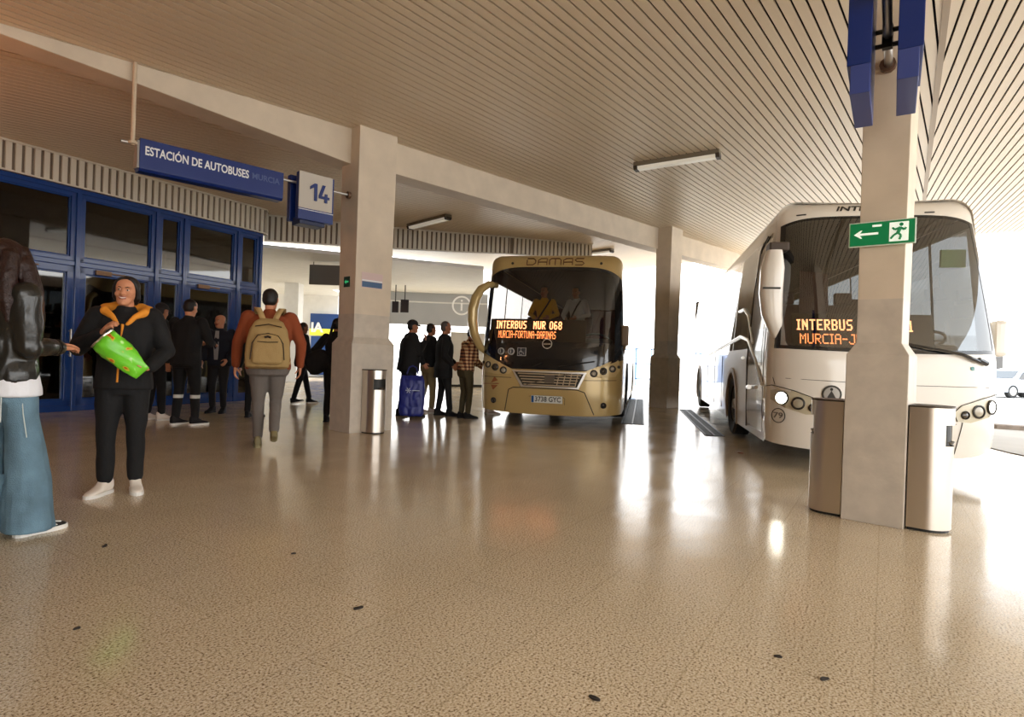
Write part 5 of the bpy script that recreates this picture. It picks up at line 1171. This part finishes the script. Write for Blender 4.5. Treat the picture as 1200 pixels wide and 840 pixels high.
person('person in black mostly hidden behind the sign 14 column with a bag on the shoulder', (pI.x, pI.y, 0), -25, 1.68, 1.0, SK2, BLK, BLK, BLK, BLK2, 'short', HB, lean=6, L=dict(w=(-.30, .12, .98), pole=(-1, -.6, 0)), footR=dict(a=(.08, .1, .094)), footL=dict(a=(-.08, -.05, .094)), vox=.014, vb=.012, eyes=False)
sbag = thing('shoulder_bag', 'bulky black shoulder bag hanging beside the sign 14 column', 'bag', (0, 0, 0))
c = at_depth(373, 424, pI.y-.05)
mb = MB(); Mx = Matrix.Translation(c) @ Matrix.Rotation(math.radians(-35), 4, 'Y')
loft(mb, [[Mx @ p for p in sring(Vector((0, 0, z)), hw, hy, 20, 2.8)] for z, hw, hy in ((-.17, .12, .07), (-.12, .20, .12), (0, .22, .13), (.10, .19, .11), (.18, .12, .06))]); fuse(mb, 'pouch', BLK, sbag, .012, 2, .01, 10)
mb = MB(); mb.tube([Mx @ Vector((.1, 0, .15)), at_depth(386, 396, pI.y-.02), at_depth(391, 378, pI.y-.05)], .022, 8); mb.build('strap', BLK2, sbag, smooth=True)
# --- the queue at the gold coach
qg = None
pJ = at_z(477, 487.5)
J_ = person('man in black cap and jacket at the back of the queue with a blue bag', (pJ.x, pJ.y, 0), -80, 1.76, 1.5, SK2, BLK, NAV, BLK, BLK2, 'cap', HB, lean=3, R=dict(w=(.10, .26, 1.36), pole=(.2, -.3, -1), curl=.9, d=(-.3, .2, .6), n=(0, -1, 0)), L=dict(w=(-.05, .32, .90), pole=(-.3, -1, 0), curl=1.0), footR=dict(a=(.09, .10, .094)), footL=dict(a=(-.09, -.12, .094)), hem=.82, puff=.02, vox=.014, vb=.011)
bagp = at_z(482, 490); bb = thing('shopping_bag', 'large blue shopping bag with pale logo held by the capped man', 'bag', (bagp.x, bagp.y-.03, 0), math.radians(4))
bmat = mat('blue_bag_plastic', srgb(30, 40, 120), .4, bump=.4, bscale=12)
mb = MB(); loft(mb, [[p for p in sring(Vector((x, 0, z)), hw, hy, 24, 4)] for x, z, hw, hy in ((0, .05, .20, .09), (0, .09, .215, .10), (0, .45, .225, .10), (0, .68, .215, .07), (0, .76, .18, .025))]); fuse(mb, 'sack', bmat, bb, .012, 2, .012, 9)
mb = MB(); mb.tube([(-.10, 0, .78), (-.06, .0, .90), (0.0, 0, .93), (.06, 0, .90), (.10, 0, .78)], .012, 8); mb.build('handle', bmat, bb, smooth=True)
mb = MB(); 
for a in range(6): mb.tube([(-.05+.05*math.cos(a*PI/3), -.118, .50+.05*math.sin(a*PI/3)), (-.05, -.120, .50)], .007, 6)
mb.tube([(.02, -.118, .50), (.14, -.112, .50)], .007, 6); mb.build('logo', mat('pale_print', srgb(190, 196, 214), .5), bb)
pK = at_z(501, 484)
person('man in black jacket and khaki trousers second in the queue', (pK.x, pK.y, 0), -72, 1.74, 1.3, SK2, BLK, cloth('khaki_cloth', srgb(128, 108, 72)), mat('pale_sneaker', srgb(190, 170, 156), .6), wsole, 'short', HB, head=(10, 0, 0), R=dict(w=(.05, .27, 1.14), pole=(.5, -.5, -1), curl=.6, d=(-1, .2, 0), n=(0, -1, 0)), L=dict(w=(-.05, .27, 1.17), pole=(-.5, -.5, -1), d=(1, .2, 0), n=(0, -1, 0)), footR=dict(a=(.09, .05, .094)), footL=dict(a=(-.09, -.14, .094)), hem=.90, vox=.014, vb=.011)
pL = at_z(518, 487)
person('grey-haired man in long black coat and trousers third in the queue', (pL.x, pL.y, 0), -78, 1.77, 1.4, SK2, BLK, BLK, BLK, BLK2, 'short', HG, R=dict(w=(.2, .12, .95)), L=dict(w=(-.2, .25, .98)), footR=dict(a=(.09, .12, .094)), footL=dict(a=(-.09, -.06, .094)), hem=.70, vox=.014, vb=.011)
# plaid shirt
pm = bpy.data.materials.new('plaid_cloth'); pm.use_nodes = True; nt = pm.node_tree; b_ = nt.nodes['Principled BSDF']; tc = nt.nodes.new('ShaderNodeTexCoord'); b_.inputs['Roughness'].default_value = .85
fac = []
for dr_ in ('Z', 'DIAGONAL'):
    wv = nt.nodes.new('ShaderNodeTexWave'); wv.wave_type = 'BANDS'; wv.bands_direction = 'Z' if dr_ == 'Z' else 'Y'; wv.inputs['Scale'].default_value = 5.2
    nt.links.new(tc.outputs['Object'], wv.inputs['Vector']); g_ = nt.nodes.new('ShaderNodeMath'); g_.operation = 'GREATER_THAN'; g_.inputs[1].default_value = .5; nt.links.new(wv.outputs['Fac'], g_.inputs[0]); fac.append(g_)
ad = nt.nodes.new('ShaderNodeMath'); ad.operation = 'ADD'; nt.links.new(fac[0].outputs[0], ad.inputs[0]); nt.links.new(fac[1].outputs[0], ad.inputs[1]); dv = nt.nodes.new('ShaderNodeMath'); dv.operation = 'MULTIPLY'; dv.inputs[1].default_value = .5; nt.links.new(ad.outputs[0], dv.inputs[0])
rp = nt.nodes.new('ShaderNodeValToRGB'); nt.links.new(dv.outputs[0], rp.inputs[0]); e = rp.color_ramp.elements; e[0].color = (*srgb(214, 186, 140), 1); e[1].color = (*srgb(60, 36, 30), 1); q = e.new(.5); q.color = (*srgb(150, 96, 66), 1); nt.links.new(rp.outputs[0], b_.inputs['Base Color'])
pN = at_z(544, 490)
N_ = person('person in plaid shirt, dark cap and olive trousers queuing at the coach door', (pN.x, pN.y, 0), -62, 1.66, 1.22, SK2, pm, cloth('olive_cloth', srgb(66, 58, 36)), BLK, BLK2, 'cap', HB, lean=8, head=(0, 12, 0), R=dict(w=(.12, .30, 1.0), pole=(.5, -.8, -.6)), L=dict(w=(-.12, .32, 1.02), pole=(-.5, -.8, -.6)), footR=dict(a=(.08, .03, .094)), footL=dict(a=(-.08, -.03, .094)), hem=.90, vox=.013, vb=.011, topname='plaid_shirt')
pO = at_z(573, 485)
person('person at the coach door hidden by the gold coach except pale shoes', (pO.x, pO.y, 0), -70, 1.68, .95, SK1, whitec, BLK2, mat('pale_sneaker', srgb(190, 170, 156), .6), wsole, 'short', HB, vox=.016, vb=.014, eyes=False)
# --- passengers in the gold coach
fl = .92
def inbus(px, Y): r = ray(px, 420); return Vector((r.x*Y, Y, fl))
mustard = cloth('mustard_cloth', srgb(206, 150, 30), .8); wht = cloth('pale_shirt', srgb(210, 208, 200), .8)
strapm = mat('dark_strap', srgb(20, 16, 14), .6)
for (px, Y, rz, H, m, lab, lean_, hd) in ((636, 12.0, 172, 1.66, mustard, 'passenger in mustard yellow top standing inside the gold coach', 4, (-25, 0, 0)), (676, 12.2, 150, 1.70, wht, 'passenger in pale shirt with dark strap standing inside the gold coach', 10, (10, 8, 0))):
    p = inbus(px, Y); q_ = person(lab, (p.x, p.y, fl), rz, H, 1.02, SK2, m, BLK2, BLK, BLK2, 'short', HB, lean=lean_, head=hd, R=dict(w=(.14, .28, 1.05), pole=(1, -.5, -.5)), L=dict(w=(-.14, .30, 1.08), pole=(-1, -.5, -.5)), vox=.014, vb=.011, topname='top')
    mb = MB(); mb.tube([q_[1] @ Vector(v) for v in ((-.13, .06, 1.47), (-.08, .142, 1.36), (.02, .152, 1.2), (.12, .146, 1.04), (.16, .10, .95))], .016, 8); mb.build('strap', strapm, q_[0], smooth=True)
# ------------------------------------------------------------------ litter, drains, outdoors
leafm = mat('dark_litter', srgb(40, 32, 26), .7)
spots = [(697, 819, .03, 'curled dark leaf lying nearest to the lower edge'), (966, 796, .03, 'small dark leaf on the floor below the left steel bin'), (912, 770, .022, 'tiny dark crumb on the floor beside the dark leaf'), (420, 713, .035, 'thin dark twig on the terrazzo in the middle of the floor'),
         (344, 649, .022, 'small dark bit of litter on the terrazzo between the woman and the middle'), (123, 640, .035, 'thin dark strip of litter on the floor below the white shoes'), (868, 531, .05, 'small reddish wrapper on the floor before the white coach door'), (90, 737, .02, 'tiny black crumb on the floor below the jeans')]
for i, (x, y, s, lab) in enumerate(spots):
    p = at_z(x, y); rnd = random.Random(i); mb = MB(); n = 9; rt = rnd.random()*3
    ou = [(s*(1+.3*rnd.random())*math.cos(2*PI*k/n), s*.42*(1+.5*rnd.random())*math.sin(2*PI*k/n)) for k in range(n)]
    R_ = Matrix.Rotation(rt, 3, 'Z'); top = [R_ @ Vector((a*.6, b*.6, .004+.004*rnd.random())) for a, b in ou]; bot = [R_ @ Vector((a*.6, b*.6, .0005)) for a, b in ou]
    mb.grid([bot, top], closed=True); mb.add(top, [tuple(range(n))]); mb.add(bot, [tuple(range(n))])
    o = mb.build('floor_litter' if i not in (0, 1) else 'fallen_leaf', mat('red_wrapper', srgb(150, 70, 50), .5) if i == 6 else leafm); o.location = p; tag(o, lab, 'litter' if i not in (0, 1) else 'leaf')
# drainage grates beside the coaches
gm = mat('grate_iron', srgb(58, 58, 62), .5, .4); gb = mat('grate_void', (.012, .012, .014), .8)
def grate(a, b, w_, lab):
    A0 = at_z(*a); B0 = at_z(*b); d = (B0-A0); L = d.length; d.normalize(); n = Vector((-d.y, d.x, 0))
    o = thing('drain_grate', lab, 'drain', tuple(A0)); mb = MB(); A1 = Vector((0, 0, .001))
    mb.prism([A1-n*w_/2, A1+n*w_/2, A1+d*L+n*w_/2, A1+d*L-n*w_/2], V(0, 0, .003)); mb.build('channel', gb, o)
    mb = MB(); t = 0
    while t < L: 
        q = A1+d*t+V(0, 0, .003); mb.prism([q-n*w_/2, q+n*w_/2, q+d*.03+n*w_/2, q+d*.03-n*w_/2], V(0, 0, .006)); t += .075
    for s in (-1, 0, 1): q = A1+n*(w_*.46*s)+V(0, 0, .003); mb.prism([q-n*.012, q+n*.012, q+d*L+n*.012, q+d*L-n*.012], V(0, 0, .0065))
    mb.build('grate', gm, o, merge=False); return o
grate((838, 511), (803, 480), .30, 'dark iron drain grate along the floor beside the white coach')
grate((741, 497), (746, 468), .42, 'dark iron drain grate along the floor beside the gold coach')
# kerb, parked cars and low building outdoors
kb = mat('kerb_brown', srgb(150, 136, 124), .8, var=.2, vscale=10)
a = at_z(1168, 503); b = at_z(1300, 512); mb = MB(); mb.prism([a, b, b+V(0, .35, 0), a+V(0, .35, 0)], V(0, 0, .10)); tag(mb.build('kerb', kb, bevel=.02), 'low brown stone kerb on the bright ground behind the white coach', 'kerb', kind='thing')
def car(px, py, rz, colr, label):
    p = at_z(px, py); o = thing('car', label, 'car', tuple(p), math.radians(rz))
    pt = mat('car_paint_'+label.split()[0], colr, .25, coat=.7); mb = MB()
    prof = [(-2.1, .30), (-2.15, .62), (-2.0, .82), (-1.25, .90), (-.7, 1.30), (-.2, 1.42), (.8, 1.42), (1.45, 1.12), (2.0, 1.0), (2.1, .7), (2.05, .30)]
    rows_ = []
    for y, ks in ((-.85, .0), (-.83, .6), (-.72, 1), (0, 1.02), (.72, 1), (.83, .6), (.85, 0)):
        rows_.append([Vector((x*(1 if ks < 1 else .99), y*(1 if z < .9 else 1-(z-.9)*.35), z if ks else min(z, .86))) for x, z in prof])
    mb.grid(rows_); mb.add([rows_[0][i] for i in range(len(prof))], [tuple(range(len(prof)))]); mb.add([rows_[-1][i] for i in range(len(prof))], [tuple(range(len(prof)))])
    mb.build('body', pt, o, smooth=True)
    for s in (-1, 1):
        mb = MB(); mb.prism([Vector((-1.0, s*.80, .92)), Vector((-.62, s*.74, 1.27)), Vector((.75, s*.74, 1.34)), Vector((1.2, s*.79, 1.1)), Vector((1.2, s*.83, .92))], V(0, s*.02, 0)); mb.build('side_window', MATS['dark_window_glass'], o)
        for x in (-1.35, 1.3):
            mb = MB(); mb.lathe([(.12, -.1), (.31, -.1), (.33, -.05), (.33, .08), (.30, .11), (.12, .09)], (0, 0, 0), 'y', 24); mb.v = [(v[0]+x, v[1]*s+s*.75, v[2]+.33) for v in mb.v]; wo = mb.build('wheel', rubber, o, smooth=True)
            mb = MB(); mb.lathe([(.001, .10), (.2, .095), (.2, 0), (.001, 0)], (0, 0, 0), 'y', 18); mb.v = [(v[0]+x, v[1]*s+s*.76, v[2]+.33) for v in mb.v]; mb.build('rim', alum, wo, smooth=True)
    mb = MB(); mb.prism([Vector((-1.18, -.66, .945)), Vector((-1.18, .66, .945)), Vector((-.74, .60, 1.30)), Vector((-.74, -.60, 1.30))], V(-.01, 0, .02)); mb.build('windscreen', MATS['dark_window_glass'], o)
    return o
car(1192, 466, 12, srgb(206, 212, 222), 'pale parked car behind the white coach mirror')
car(1175, 452, 20, srgb(190, 192, 196), 'silver parked car further behind the white coach')
bl = thing('building', 'pale low building far outdoors behind the parked cars', 'building', (48, 74, 0), math.radians(-30))
mb = MB(); mb.box(-22, 22, 0, 8, 0, 5.2); mb.box(-22.3, 22.3, -.4, 8.2, 5.2, 5.5); mb.build('wall', mat('pale_render', srgb(214, 212, 206), .8), bl)
for k in range(9): mb = MB(); mb.box(-20+k*4.6, -17.6+k*4.6, -.03, .02, 1.2, 3.4); mb.build('window', MATS['dark_window_glass'], bl)
o = thing('barrier_panel', 'pale blue metal gate panel seen between the gold coach and the far column', 'gate')
a = at_z(749, 452); mb = MB(); 
for z in (.3, 1.0, 1.7): mb.box(a.x-.6, a.x+.9, a.y, a.y+.05, z, z+.06)
for x in (-.6, -.2, .5, .85): mb.box(a.x+x, a.x+x+.06, a.y, a.y+.05, 0, 1.75)
mb.build('frame', mat('pale_blue_metal', srgb(120, 150, 200), .4), o, merge=False)
mb = MB(); mb.box(a.x-.55, a.x-.2, a.y+.01, a.y+.03, .3, 1.7); mb.build('panel', MATS['pale_blue_metal'], o)
# unseen wall added behind left of the viewer to block sky light
mb = MB(); mb.box(-16, -1.0, -9, -5.5, 0, 4.4); mb.box(-16, -8.5, -9, 1.5, 0, 4.4); struct(mb.build('wall_light_block', mat('light_block_tan', srgb(150, 130, 104), .8)))
